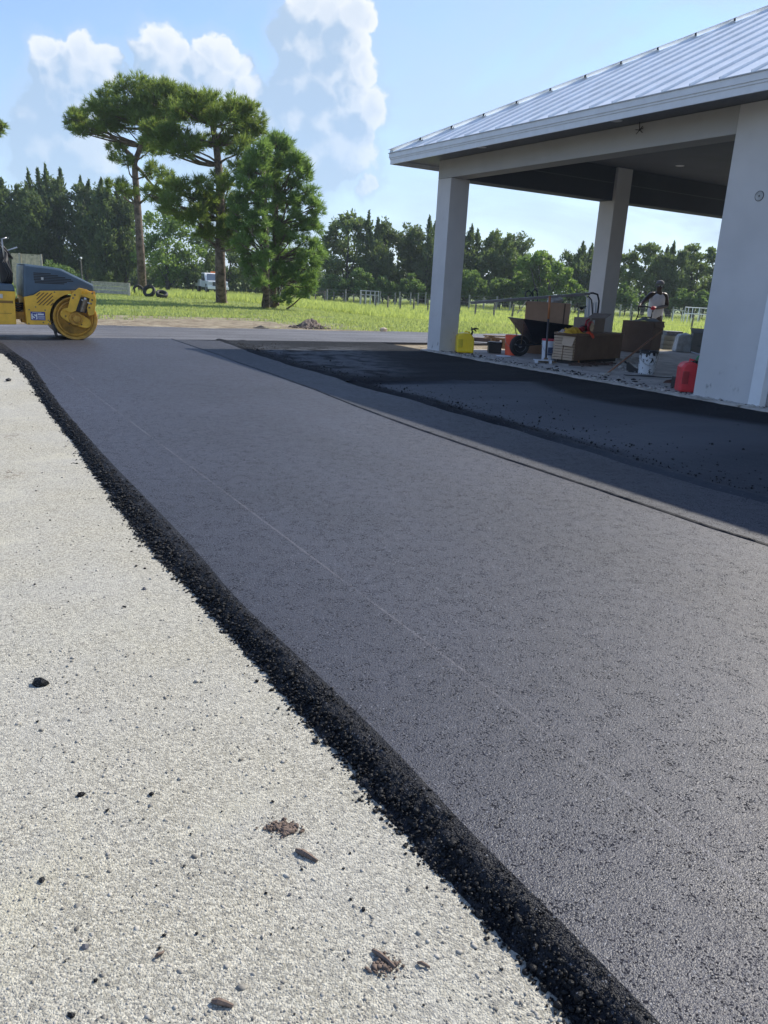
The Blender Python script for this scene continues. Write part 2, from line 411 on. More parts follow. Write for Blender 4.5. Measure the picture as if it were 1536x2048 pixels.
def field_mat():
    ma, t, b = newmat('mown_grass_and_dirt')
    tc = t.n('ShaderNodeTexCoord').outputs['Object']
    at_ = t.n('ShaderNodeAttribute'); at_.attribute_name = 'dirt'
    n1 = t.noise(tc, .25, 5., .6); n2 = t.noise(tc, 3., 5., .7); n3 = t.noise(tc, 20, 3., .7)
    gcol = t.mix(t.ss(n1, .3, .7), c4((.15, .195, .075)), c4((.25, .30, .13)))
    gcol = t.mix(t.math('MULTIPLY', t.ss(n2, .4, .75), .6), gcol, c4((.24, .28, .12)))
    gcol = t.mix(t.math('MULTIPLY', t.ss(n3, .5, .8), .5), gcol, c4((.05, .09, .02)))
    dcol = t.mix(t.ss(n2, .3, .7), c4((.17, .13, .09)), c4((.40, .35, .255)))
    c = t.mix(t.ss(t.math('ADD', at_.outputs['Fac'], t.math('MULTIPLY_ADD', n3, .5, -.25)), .35, .65), gcol, dcol)
    t.l(c, b.inputs['Base Color']); b.inputs['Roughness'].default_value = .9; b.inputs['Specular IOR Level'].default_value = .15
    bp = t.n('ShaderNodeBump'); bp.inputs['Distance'].default_value = .05; t.l(t.math('ADD', n3, n2), bp.inputs['Height']); t.l(bp.outputs[0], b.inputs['Normal'])
    return ma

# ------------------------------------------------------------------ terrain
def gz(x, y):
    return -.06 - .5*sstep(y, 27, 46)*sstep(x, -9, 1) - .6*sstep(y, 46, 75)*sstep(x, 3, -9)
def dirtmask(x, y):
    u = (x-C0.x)*BU.x+(y-C0.y)*BU.y; v = (x-C0.x)*BV.x+(y-C0.y)*BV.y
    left = sstep(v, 6, -1)*.75+.25
    d = 1.05*sstep(u, -12.5, -7.5)*left*(fbm(x, y, .35, 3)*.9+fbm(u*1.2, v*.25, .8, 8)*.65-.0)
    d = d+sstep(u, -6.3, -5.5)*.35
    s1 = np.exp(-((u+10.5+.6*np.sin(v*.18)+.8*(fbm(v, u, .2, 5)-.5))/.45)**2)*sstep(fbm(v, u, .25, 12), .40, .6)
    s2 = np.exp(-((u+13.2-.02*v)/.5)**2)*sstep(fbm(v, u, .22, 22), .55, .7)*sstep(v, -2, 3)
    right = np.exp(-((u+11.3)/1.6)**2)*sstep(v, 7, 12)*(.45+.6*fbm(x, y, .8, 31))
    return np.clip(np.maximum(np.maximum(d, s1*.95), np.maximum(s2*.8, right)), 0, 1)
def axis_pts(lo, hi, mid0, mid1, step, grow=1.13):
    a = list(np.arange(mid0, mid1+1e-6, step)); s = step; x = mid1
    while x < hi: s *= grow; x = min(hi, x+s); a.append(x)
    s = step; x = mid0; b = []
    while x > lo: s *= grow; x = max(lo, x-s); b.append(x)
    return np.array(b[::-1]+a)
gx = axis_pts(-2500, 2500, -17, 17, .3); gy = axis_pts(-400, 4000, 12, 42, .3)
XX, YY = np.meshgrid(gx, gy); ZZ = gz(XX, YY)+.03*(fbm(XX, YY, .3, 2)-.5)*sstep(YY, 20, 26)
nx, ny = len(gx), len(gy); idx = np.arange(nx*ny).reshape(ny, nx)
FF = np.stack([idx[:-1, :-1], idx[:-1, 1:], idx[1:, 1:], idx[1:, :-1]], -1).reshape(-1, 4)
o = np_mesh('grass_field_ground', np.stack([XX, YY, ZZ], -1).reshape(-1, 3), FF, field_mat(), smooth=True, attr={'dirt': dirtmask(XX, YY).ravel()})
tag(o, kind='structure')

# pixel polylines of the paving edges, turned into points of the ground plane
crease = [(1500,2240),(1298,2047),(1244,1969),(1150,1875),(1017,1750),(900,1633),(800,1512),(723,1441),(593,1314),(469,1200),(400,1114),(286,994),(221,927),(156,854),(114,804),(81,756),(60,724),(47,718),(0,684),(-60,676)]
outer = [(1300,2240),(1134,2047),(1076,1969),(1029,1914),(955,1828),(900,1758),(800,1643),(756,1613),(671,1506),(586,1428),(482,1298),(404,1200),(365,1169),(312,1111),(260,1062),(234,1007),(182,945),(156,895),(104,830),(75,786),(47,744),(13,710),(-40,692)]
def poly(pts, z): return np.array([gp(x, y, z)[:2] for x, y in pts])
cr = poly(crease, 0.); ou = poly(outer, -.05)
# extend behind the camera, parallel to the lanes
d0 = np.array([BU.x, BU.y])
cr = np.vstack([cr[0]+d0*6*1., cr]); ou = np.vstack([ou[0]+d0*6*1., ou])
def resample(P, n, power=1.):
    d = np.r_[0, np.cumsum(np.linalg.norm(np.diff(P, axis=0), axis=1))]
    s = np.linspace(0, 1, n)**power*d[-1]
    return np.stack([np.interp(s, d, P[:, 0]), np.interp(s, d, P[:, 1])], -1), s
def soften(P, n=400, w=15):
    Q, _ = resample(P, n, 1.5); k = np.hanning(w+2)[1:-1]; k /= k.sum(); h = w//2
    R = np.vstack([2*Q[0]-Q[1:h+1][::-1], Q, 2*Q[-1]-Q[-h-1:-1][::-1]])
    return np.stack([np.convolve(R[:, 0], k, 'valid'), np.convolve(R[:, 1], k, 'valid')], -1)
cr = soften(cr); ou = soften(ou)
def by_y(P, ys):
    o = np.argsort(P[:, 1]); return np.interp(ys, P[o, 1], P[o, 0])

# pale crushed base: one sheet left of and under the driveway
bx = np.linspace(-16, 4.5, 90); byy = np.linspace(-6, 12.6, 110)
XX, YY = np.meshgrid(bx, byy); ZZ = -.05+.004*(fbm(XX, YY, 2., 4)-.5)
nx, ny = len(bx), len(byy); idx = np.arange(nx*ny).reshape(ny, nx)
FF = np.stack([idx[:-1, :-1], idx[:-1, 1:], idx[1:, 1:], idx[1:, :-1]], -1).reshape(-1, 4)
tag(np_mesh('crushed_concrete_ground', np.stack([XX, YY, ZZ], -1).reshape(-1, 3), FF, m_base, smooth=True), kind='structure')

def slab_from(name, poly2, z, mat, thick=.045):
    mb = MB(); n = len(poly2)
    bm = bmesh.new(); vs = [bm.verts.new((p[0], p[1], z)) for p in poly2]; f = bm.faces.new(vs)
    if f.normal.z < 0: f.normal_flip()
    ex = bmesh.ops.extrude_face_region(bm, geom=[f])
    for v in [e for e in ex['geom'] if isinstance(e, bmesh.types.BMVert)]: v.co.z -= thick
    bmesh.ops.triangulate(bm, faces=bm.faces[:]); bmesh.ops.recalc_face_normals(bm, faces=bm.faces)
    me = bpy.data.meshes.new(name); bm.to_mesh(me); bm.free(); me.materials.append(mat)
    o = bpy.data.objects.new(name, me); C.objects.link(o); tag(o, kind='structure'); return o
j1p = [(342,678),(439,711),(469,723),(533,745),(632,781),(710,813),(838,860),(1000,915),(1400,1049),(1536,1092)]
j2p = [(440,681),(512,708),(581,730),(667,753),(727,775),(813,796),(899,822),(1000,850),(1300,940),(1536,1007)]
j1 = poly(j1p, 0.); j2 = poly(j2p, 0.)
def wig(P, amp, seed, n=140):
    Q, s = resample(P, n)
    nn = np.gradient(Q, axis=0); nn = np.stack([-nn[:, 1], nn[:, 0]], -1); nn /= np.linalg.norm(nn, axis=1)[:, None]
    return Q+nn*((fbm(s, s*0, 3., seed)-.5)*amp)[:, None]
j1 = wig(np.vstack([j1, j1[-1]+d0*6]), .02, 3); j2 = wig(np.vstack([j2, j2[-1]+d0*6]), .08, 5)
crs, _ = resample(cr, 260, 1.6)
farA = np.array(L(-1.78, -9.5)[:2]); farB = np.array(L(-1.78, -4.5)[:2])
lane = np.vstack([crs, [farA], [farB], j1, [cr[0]]])
slab_from('driveway_lane', lane[:-1], 0., m_lane)
g2 = .012
lane2 = np.vstack([j1+np.array([BV.x, BV.y])*g2, j2[::-1]])
slab_from('driveway_second_lane', lane2, -.006, m_lane2)
# narrow dark gap between the two passes, filled with loose mix
# older strip beyond
far = [L(-5.25+.12*math.sin(v*1.7)+.06*math.sin(v*4.1), v)[:2] for v in np.linspace(-16, 9.5, 60)]
far = np.array(far+[L(-1.8, v)[:2] for v in (9.5, 4, 0, -4, -8, -12, -16)])
slab_from('older_driveway_strip', far, -.012, m_old, .05)
# loose mat between the second joint and the building
uu = np.linspace(-1.9, 16, 360); vvv = np.linspace(0, 1, 110)
j2l = np.array([loc((p[0], p[1], 0)) for p in j2])
vj = np.interp(uu, j2l[:, 0], j2l[:, 1])
U2, T2 = np.meshgrid(uu, vvv); VJ = np.interp(U2, uu, vj)+.012; V2 = VJ+(-.03-VJ)*T2
edge = sstep(T2, 0, .03)
hh = -.02+.02*edge*(fbm(U2, V2, 1.6, 40)-.25)+.007*(fbm(U2, V2, 14, 41)-.5)*edge
ridge = np.exp(-((V2-VJ-.09)/.06)**2)*.028*(.6+.8*fbm(U2, V2, 9, 43))
rd2 = np.exp(-((U2-4.35-.10*(V2+3.9))/.07)**2)*sstep(V2, -1.2, -1.9)*.03*(.5+fbm(U2, V2, 9, 44))
hh = hh+ridge+rd2
smooth_patch = sstep(U2, 4.4, 4.6)*sstep(U2, 9.4, 7.6)*sstep(V2, -1.15-.35*np.sin(U2*1.3), -1.5-.3*np.sin(U2*1.3))*sstep(V2-VJ, .22, .4)
grav = sstep(U2, 4.1, 3.2)*sstep(U2, -1.2, 0.3)*sstep(V2-VJ-.30*(4-U2)-.6, 1.2, .1)*sstep(V2-VJ, .12, .5)
tone = np.clip(.62*smooth_patch+.5*grav*sstep(fbm(U2, V2, 6., 51), .3, .6)+.4*sstep(U2, 7, 9)*sstep(V2, -.9, -1.6)+.18*(fbm(U2*2, V2*.5, 2., 47)-.35), 0, 1)
hh = hh-.006*smooth_patch
PP = np.stack([C0.x+U2*BU.x+V2*BV.x, C0.y+U2*BU.y+V2*BV.y, hh], -1)
ny, nx = U2.shape; idx = np.arange(nx*ny).reshape(ny, nx)
FF = np.stack([idx[:-1, :-1], idx[:-1, 1:], idx[1:, 1:], idx[1:, :-1]], -1).reshape(-1, 4)
tag(np_mesh('unrolled_asphalt', PP.reshape(-1, 3), FF, m_rough, smooth=True, attr={'tone': tone.ravel()}), kind='structure')
tag(MB().box(-2.2, 16.5, -5.1, .3, -.062, -.056).obj('driveway_subgrade', m_rough), kind='structure')
sub = bpy.data.objects['driveway_subgrade']; sub.location = C0; sub.rotation_euler = (0, 0, YAW)

# the loose shoulder of the fresh lane: rolled crease, crumbling slope
N = 900
A, sA = resample(cr, N, 1.9); B, sB = resample(ou, N, 1.9)
# pair each crease point with the nearest point of the outer line
OU, _ = resample(ou, 4000)
near = np.array([OU[np.argmin(((OU-a)**2).sum(1))] for a in A])
k = np.ones(31)/31
pad = np.vstack([np.repeat(near[:1], 15, 0), near, np.repeat(near[-1:], 15, 0)])
near = np.stack([np.convolve(pad[:, 0], k, 'valid'), np.convolve(pad[:, 1], k, 'valid')], -1)
wdt = np.linalg.norm(near-A, axis=1)
rows = 26; tt = np.linspace(0, 1, rows)
prof = np.interp(tt, [0, .04, .1, .25, .42, .6, .8, 1.], [.004, .003, .001, -.003, -.012, -.028, -.042, -.052])
nrm = (near-A)/wdt[:, None]
G = A[:, None, :]+(near-A)[:, None, :]*(tt[None, :, None]*1.06-.05)
jag = (fbm(sA*1., sA*0, 6., 61)-.5)*.05+(fbm(sA, sA*0, 30., 62)-.5)*.035
G = G+nrm[:, None, :]*(jag[:, None]*tt[None, :]**2)[..., None]
hx = prof[None, :]+(fbm(G[..., 0], G[..., 1], 60., 63)-.5)*.016*sstep(tt, .0, .2)[None, :]+(fbm(G[..., 0], G[..., 1], 14., 64)-.5)*.012*sstep(tt, .05, .4)[None, :]*(1-sstep(tt, .85, 1.)[None, :]*.5)
VV = np.concatenate([G, hx[..., None]], -1).reshape(-1, 3)
idx = np.arange(N*rows).reshape(N, rows)
FF = np.stack([idx[:-1, :-1], idx[:-1, 1:], idx[1:, 1:], idx[1:, :-1]], -1).reshape(-1, 4)
m_sh = asphalt('shoulder_asphalt', (.013, .014, .018), .6, 1.0, .4, .35, .005, coarse=2.2)
tag(np_mesh('driveway_shoulder', VV, FF, m_sh, smooth=True), kind='structure')
# crumbs along the shoulder
n = 60000
sf = 5+rng.random(n)*N*.93; si = np.minimum(sf.astype(int), N-2); fr = (sf-si)[:, None]
# density by camera distance: resample power already favours the near end
tq = np.clip(np.where(rng.random(n) < .3, rng.uniform(.04, .6, n), rng.normal(.72, .19, n)), .04, 1.14)
tq = np.where(rng.random(n) < .006, rng.uniform(1, 1.7, n), tq)
pos = A[si]*(1-fr)+A[si+1]*fr+(near-A)[si]*tq[:, None]+nrm[si]*(jag[si]*tq**2)[:, None]+rng.normal(0, .006, (n, 2))
zz = np.interp(tq, tt, prof); zz = np.where(tq > 1, -.05, zz)
rad = rng.gamma(2.0, .0009, n)+.0013; rad = np.where(tq < .45, rad*.6, rad)*np.where(tq > 1.05, .8, 1)
rad *= 1+np.clip(np.linalg.norm(A[si], axis=1)/9, 0, 1.2)
tag(rocks('asphalt_crumbs', np.c_[pos, zz+rad*.35], rad, m_chunk), 'loose black asphalt crumbs spilled along the edge of the fresh driveway', 'asphalt crumbs', kind='stuff')
# fine grit and pebbles on the pale base
n = 5000
px = rng.uniform(-10, 1150, n); py = 700+1360*rng.random(n)**.8
pts = np.array([gp(a, b, -.05)[:] for a, b in zip(px, py)])
ok = np.array([True]*n)
ox = by_y(ou, pts[:, 1]); ok = pts[:, 0] < ox-.01
pts = pts[ok]; n = len(pts)
rad = (rng.gamma(2., .0006, n)+.0009)*(1+pts[:, 1]*.18)
m_peb = M('pale_pebbles', (.30, .285, .25), .9, scale=30, var=.6)
tag(rocks('pebbles', np.c_[pts[:, :2], np.full(n, -.05)+rad*.1], rad, m_peb, squash=.5), 'pale grit and tiny stones bedded in the crushed concrete ground', 'pebbles', kind='stuff')
n = 190; px = rng.uniform(0, 1100, n); py = 720+1320*rng.random(n)**.8
pts = np.array([gp(a, b, -.05)[:] for a, b in zip(px, py)]); ok = pts[:, 0] < by_y(ou, pts[:, 1])-.01; pts = pts[ok]; n = len(pts)
rad = (rng.gamma(1.4, .0007, n)+.0010)*(1+pts[:, 1]*.14)
tag(rocks('black_specks', np.c_[pts[:, :2], np.full(n, -.048)+rad*.2], rad, m_chunk, squash=.6), 'scattered black specks of asphalt over the pale ground', 'asphalt crumbs', kind='stuff')
# crumbs along joint 2 and the loose area
n = 3600; uq = rng.uniform(-1.2, 12, n); vq = np.interp(uq, uu, vj)+.1+rng.gamma(1.3, .09, n)*np.where(rng.random(n) < .35, 5, 1); vq = np.minimum(vq, -.1)
P3 = np.c_[C0.x+uq*BU.x+vq*BV.x, C0.y+uq*BU.y+vq*BV.y, np.full(n, -.008)]
tag(rocks('loose_mix', P3, rng.gamma(2.2, .0014, n)+.002, m_chunk, squash=.8), 'loose clods of black mix on the unrolled asphalt beside the pavilion', 'asphalt crumbs', kind='stuff')
# joint filler line between the passes (thin ragged lip)
Q, s_ = resample(j1, 900); lip = []
nn = np.array([BV.x, BV.y])
wv = .006+.012*fbm(s_, s_*0, 8., 71)
Vl = np.concatenate([np.c_[Q-nn*wv[:, None]*.3, np.full(len(Q), -.001)], np.c_[Q+nn*wv[:, None]*.6, .008+.006*fbm(s_, s_*0, 12., 72)], np.c_[Q+nn*(wv[:, None]*1.6+.004), np.full(len(Q), -.012)]])
k = len(Q); idx = np.arange(3*k).reshape(3, k)
FF = np.concatenate([np.stack([idx[i, :-1], idx[i, 1:], idx[i+1, 1:], idx[i+1, :-1]], -1) for i in (0, 1)])
tag(np_mesh('lane_joint', Vl, FF, m_chunk, smooth=True), kind='structure')

# ------------------------------------------------------------------ foliage
def leafmat(name, c1, c2, trans=.4, c3=None):
    ma, t, b = newmat(name); nt = ma.node_tree
    geo = t.n('ShaderNodeNewGeometry'); tc = t.n('ShaderNodeTexCoord').outputs['Object']
    f = t.math('ADD', t.math('MULTIPLY', geo.outputs['Random Per Island'], .6), t.math('MULTIPLY', t.ss(t.noise(tc, .6, 3.), .3, .7), .5))
    c = t.mix(f, c4(c1), c4(c2))
    if c3: c = t.mix(t.math('GREATER_THAN', geo.outputs['Random Per Island'], .965), c, c4(c3))
    t.l(c, b.inputs['Base Color']); b.inputs['Roughness'].default_value = .55; b.inputs['Specular IOR Level'].default_value = .35
    tr = t.n('ShaderNodeBsdfTranslucent')
    tcol = t.mix(.5, c, c4((c2[0]*1.7, c2[1]*1.6, c2[2]*.8)))
    t.l(tcol, tr.inputs[0])
    mx = t.n('ShaderNodeMixShader'); mx.inputs[0].default_value = trans
    t.l(b.outputs[0], mx.inputs[1]); t.l(tr.outputs[0], mx.inputs[2])
    t.l(mx.outputs[0], nt.nodes['Material Output'].inputs[0])
    return ma
m_pine = leafmat('pine_needles', (.075, .125, .038), (.20, .28, .08), .5, (.20, .14, .06))
m_pine2 = leafmat('young_pine_needles', (.075, .145, .05), (.19, .30, .095), .5)
m_cedar = leafmat('cedar_foliage', (.048, .08, .036), (.12, .175, .065), .42)
m_broad = leafmat('broad_leaves', (.07, .13, .035), (.18, .28, .07), .45)
m_oak = leafmat('dark_broad_leaves', (.055, .095, .036), (.145, .21, .07), .45)
m_bush = leafmat('bush_leaves', (.06, .115, .035), (.15, .24, .075), .45)
m_bark = M('pine_bark', (.10, .072, .06), .9, scale=5, var=.45, bump=.03, bscale=14, col2=(.21, .155, .13))
m_bark2 = M('dark_bark', (.06, .055, .05), .9, scale=6, var=.4, bump=.02, bscale=20)

def unit(v): return v/np.maximum(1e-9, np.linalg.norm(v, axis=-1, keepdims=True))
def tufts(cs, axes, nn, length, width, spread=.85):
    """needle bundles: cs (n,3); axes (n,3) -> V,F arrays"""
    n = len(cs)
    d = unit(axes[:, None, :]+rng.normal(0, spread*.6, (n, nn, 3)))
    ln = length*rng.uniform(.7, 1.25, (n, nn, 1))
    side = unit(np.cross(d, rng.normal(0, 1, (n, nn, 3))))*width*.5
    b0 = cs[:, None, :]+rng.normal(0, length*.12, (n, nn, 3))
    V = np.stack([b0-side, b0+side, b0+d*ln+side*.3], 2).reshape(-1, 3)
    return V, np.arange(len(V)).reshape(-1, 3)
def leaves(cs, axes, size, asp=.55):
    n = len(cs); d = unit(axes+rng.normal(0, .7, (n, 3)))
    s_ = unit(np.cross(d, rng.normal(0, 1, (n, 3))))
    sz = size*rng.uniform(.6, 1.35, (n, 1))
    V = np.stack([cs-d*sz*.5, cs+s_*sz*asp*.5, cs+d*sz*.5, cs-s_*sz*asp*.5], 1).reshape(-1, 3)
    return V, np.arange(len(V)).reshape(-1, 4)

def limb(mb, a, b, r0_, r1_, sag=.15, n=6, wob=.08):
    a = Vector(a); b = Vector(b); L_ = (b-a).length; pts = []
    w1 = Vector([random.uniform(-1, 1) for _ in range(3)])*L_*wob
    for i in range(n):
        f = i/(n-1); p = a.lerp(b, f)+Vector((0, 0, -sag*L_*math.sin(PI*f)))+w1*math.sin(PI*f*1.5)
        pts.append(p)
    mb.tube(pts, [r0_+(r1_-r0_)*i/(n-1) for i in range(n)], 6)
    return pts

def pine(name, label, base, trunk_px, D, clumps, mat, trunk_r=.22, tn=72, ttri=12, group=None, squash=.62, nl=.26, rf=1.36, twig=True, depth=.55):
    """trunk_px: pixels up the stem; clumps: (px, py, r_px); D: distance along Y"""
    b = Vector(base); tr = thing(name, label, 'tree', b, 0, group)
    k = D/FOC
    def P(px, py, dy=0.): return at(px, py, D+dy)-b
    tp = [P(x, y) for x, y in trunk_px]; tp[0] = Vector((0, 0, -.15))
    mb = MB(); nT = len(tp); rs = [trunk_r*(1.25 if i == 0 else 1)*(1-.62*i/(nT-1)) for i in range(nT)]
    if True:
        base2 = tp[0].lerp(tp[1], .12); mb.tube([tp[0], base2]+tp[1:], [trunk_r*1.55, trunk_r*1.05]+rs[1:], 10)
    cs = []; axs = []
    lb = MB()
    for (x, y, r) in clumps:
        R = r*k*rf
        c = P(x, y, random.uniform(-1.6, 1)*R*2.2*depth)
        # attach below the clump on the stem
        zz_ = c.z-random.uniform(.2, .5)*max(1., (c.xy.length*.6))
        j = min(range(nT), key=lambda q: abs(tp[q].z-zz_)); a = tp[j]
        limb(lb, a, c, .035+.012*(c-a).length, .015, .04)
        for q in range(3):
            e = c+Vector((random.uniform(-1, 1)*R*.8, random.uniform(-1, 1)*R*.8, random.uniform(-.4, .5)*R))
            lb.tube([c.lerp(a, .25), c.lerp(e, .5)+Vector((0, 0, -.04)), e], [.018, .013, .006], 5)
        n = int(tn*(R/.6)**2)
        v = unit(rng.normal(0, 1, (n, 3))); rad = rng.random(n)**.42
        # several sub-lobes give the crown its bunches
        nlobe = max(4, int(6*R)); lc = unit(rng.normal(0, 1, (nlobe, 3)))*.62*R; lc[:, 2] *= .8
        w = rng.integers(0, nlobe, n)
        p = lc[w]+v*(rad*R*.5)[:, None]; p[:, 2] *= squash+.25
        p[:, 2] = np.where(p[:, 2] < -R*.45, -p[:, 2]*.5, p[:, 2])
        cs.append(p+np.array(c)); ax = unit(v*.8+np.array([0, 0, .75])+unit(p)*.5); axs.append(ax)
    cs = np.concatenate(cs); axs = np.concatenate(axs)
    V, F_ = tufts(cs, axs, ttri, nl, .035)
    mb.obj('trunk', m_bark, tr, smooth=True)
    lb.obj('branches', m_bark, tr, smooth=True)
    np_mesh('crown', V, F_, mat, tr)
    return tr

def blade_crown(lobes, n, size, upb=.6, asp=.55, flat=1.):
    """lobes: list of (c, (rx,ry,rz)) -> leaf quads through the volume, denser at the shell"""
    vol = np.array([l[1][0]*l[1][2] for l in lobes]); w = rng.choice(len(lobes), n, p=vol/vol.sum())
    c = np.array([l[0] for l in lobes])[w]; r = np.array([l[1] for l in lobes])[w]
    v = unit(rng.normal(0, 1, (n, 3))); rad = rng.random(n)**.38
    # sub clumps
    K = 16
    cl = unit(rng.normal(0, 1, (len(lobes), K, 3)))*rng.uniform(.45, 1.05, (len(lobes), K, 1)); cs_ = rng.uniform(.2, .5, (len(lobes), K, 1))
    ii = rng.integers(0, K, n); pick = cl[w, ii]
    p = c+r*(v*(rad)[:, None]*cs_[w, ii]+pick*.8)
    return leaves(p, unit(v+np.array([0, 0, upb])), size, asp)

def cedar(label, D, xs, tops, basey, n=7000, mat=None, name='cedar_tree', group='dark evergreens behind the field', leaf=.42, trunk=True, bare=.12):
    """upright cedar with several feathery spires; xs: pixel (left,right); tops: [(px,py,halfwidth_px)]"""
    k = D/FOC; cxp = (xs[0]+xs[1])/2
    b = at(cxp, basey, D); b.z = float(gz(b.x, b.y)); tr = thing(name, label, 'tree', b, 0, group)
    pts = []; ax = []; sz = []
    tot = sum((basey-t_[1])*t_[2] for t_ in tops)
    tm = MB()
    for (px, py, hw) in tops:
        top = at(px, py, D)-b; H = top.z; W_ = hw*k*1.5; dy = random.uniform(-1, 1)*1.6; lean = random.uniform(-1, 1)*.5
        root = Vector((top.x*.6, dy*.5, 0)); m_ = int(n*((basey-py)*hw)/tot)
        f = rng.random(m_)**.85                      # 0 = foot, 1 = tip
        f = bare+(1-bare)*f
        cx_ = root.x+(top.x-root.x)*f+lean*W_*(f**3-f**8*.4)+.10*W_*np.sin(f*9+lean*9); cy_ = root.y+(dy-root.y)*f; cz = H*f
        # radius profile with ragged tiers
        prof_ = W_*.85*np.clip((1.0-f)*2.8, .03, 1.)*np.where(f < .25, .7+f*1.2, 1.)
        a = rng.uniform(0, 2*PI, m_)
        lobe = .25+1.0*np.abs(np.sin(f*H*1.35+a*1.5+random.uniform(0, 6)))**1.5*rng.uniform(.7, 1.3, m_)
        rr = prof_*lobe*rng.random(m_)**.45
        P_ = np.c_[cx_+rr*np.cos(a), cy_+rr*np.sin(a)*1.1, cz+rr*.75+rng.normal(0, .12, m_)]
        pts.append(P_); ax.append(unit(np.c_[np.cos(a)*.6, np.sin(a)*.6, np.full(m_, 1.1)]))
        tm.tube([(root.x*.4, root.y*.4, -.2), (root.x, root.y, H*.25), (top.x, dy, H*.93)], [.2, .15, .03], 6)
    pts = np.concatenate(pts); ax = np.concatenate(ax)
    # broad irregular lower body
    lob = []
    ytop = min(t_[1] for t_ in tops); yy = ytop+34
    while yy < basey-6:
        for q in range(max(1, int((xs[1]-xs[0])/30))):
            c_ = at(random.uniform(xs[0]-4, xs[1]+4), yy+random.uniform(-8, 8), D)-b; R2 = random.uniform(17, 28)*k
            lob.append(((c_.x, random.uniform(-1.5, 1.5), max(.7, c_.z)), (R2, R2, R2*.95)))
        yy += 20
    V, F_ = leaves(pts, ax*1.4, leaf, .36)
    V2, F2 = blade_crown(lob, int(n*.9), leaf*.95, 1.1, .4)
    F_ = np.concatenate([F_, F2+len(V)]); V = np.concatenate([V, V2])
    tm.obj('trunk', m_bark2, tr, smooth=True)
    np_mesh('crown', V, F_, mat or m_cedar, tr)
    return tr
def broad(label, D, lobes_px, basex, basey, n=7000, mat=None, leaf=.3, name='broadleaf_tree', cat='tree', group='leafy trees behind the field', tr_r=.2):
    k = D/FOC; b = at(basex, basey, D); b.z = float(gz(b.x, b.y)); tr = thing(name, label, cat, b, 0, group)
    lobes = []; tm = MB()
    for (px, py, r) in lobes_px:
        R = r*k*1.12; c = at(px, py, D)-b+Vector((0, random.uniform(-1, 1)*R*.8, 0))
        lobes.append((tuple(c), (R, R*1.1, R*.85)))
        limb(tm, (random.uniform(-.1, .1), 0, max(.3, c.z*.3)), c, tr_r*.5, .03, .02)
    x_lo, x_hi = min(l_[0] for l_ in lobes_px), max(l_[0] for l_ in lobes_px)
    if cat == 'tree':
        for q in range(4):
            c = at(random.uniform(x_lo-6, x_hi+6), basey-random.uniform(12, 30), D)-b; R = random.uniform(13, 19)*k; lobes.append(((c.x, random.uniform(-1, 1), max(.6, c.z)), (R, R, R)))
    tm.tube([(0, 0, -.2), (0.05, 0, 1.), (0, 0, max(1.2, lobes[0][0][2]*.5))], [tr_r*1.2, tr_r, tr_r*.7], 8)
    V, F_ = blade_crown(lobes, n, leaf)
    tm.obj('trunk', m_bark2, tr, smooth=True)
    np_mesh('crown', V, F_, mat or m_oak, tr)
    return tr

# --- the three big pines and the young pair
pine('pine_tree', 'tall pine with a bare leaning trunk and flat umbrella crown reaching left', gp(285, 588, -.06),
     [(285,590),(283,540),(279,470),(275,410),(271,360),(269,325),(282,292),(293,258),(300,215)], 43.9,
     [(146,250,16),(160,262,14),(152,236,15),(175,240,20),(178,258,16),(200,215,22),(205,245,20),(228,200,24),(232,235,22),(255,215,26),(262,185,24),(290,178,25),(285,210,28),(315,185,26),
      (318,215,26), (360,205,24), (335,240,22), (300,250,20), (268,232,20), (215,258,14),(345,190,26),(350,218,24),(250,250,18),(285,242,22),(195,265,11),(238,303,16),(250,322,12),(232,318,10),(242,378,17),(226,372,12),(258,385,10),(306,345,16),(326,352,14),(318,368,10),(300,300,16),(320,250,22)],
     m_pine, .24)
bt = MB(); tr = bpy.data.objects['pine_tree']
def PQ(px, py, D=43.9): return at(px, py, D)-gp(285, 588, -.06)
bt.tube([PQ(270,328), PQ(262,312), PQ(248,298), PQ(232,280), PQ(219,268), PQ(200,255)], [.16,.14,.11,.09,.07,.04], 8)
bt.tube([PQ(271,332), PQ(285,345), PQ(303,368), PQ(320,385)], [.1,.08,.06,.03], 7)
bt.tube([PQ(274,380), PQ(260,382), PQ(244,380)], [.06,.05,.02], 6)
bt.obj('fork_limb', m_bark, tr, smooth=True)
pine('pine_tree', 'large pine with the widest crown and a thick trunk beside the white truck', gp(443, 606, -.06),
     [(443,606),(441,560),(440,500),(441,440),(440,380),(437,330),(432,290),(425,250),(430,220)], 36.0,
     [(378,200,22),(405,203,24),(432,212,26),(462,220,26),(490,232,24),(512,250,20),(524,266,13),(452,240,26),(420,235,24),(480,258,22),(500,275,16),(395,232,22),(372,225,20),
      (330,262,20),(352,268,24),(312,280,20),(375,285,22),(340,295,20),(365,305,18),(400,290,18),(320,300,14),(455,290,22),(478,300,20),(430,280,18),(302,258,16),
      (345,375,22),(318,392,22),(298,388,14),(372,385,24),(350,410,22),(395,405,26),(330,418,14),(395,440,24),(370,430,18),(420,425,26),(445,410,24),(425,462,20),(450,450,24),(455,380,24),(470,410,24),(462,480,22),(410,372,18),(440,355,16),(480,350,24),(478,445,22),(478,495,18),(405,470,14)],
     m_pine, .25, group=None)
OL = {270:(540,566),285:(515,582),300:(497,592),320:(482,605),340:(474,618),360:(468,636),400:(463,643),440:(458,640),470:(458,642),500:(470,650),530:(482,648),560:(500,642),580:(512,636),600:(590,620)}
ks = sorted(OL)
cl3, cl4 = [], []
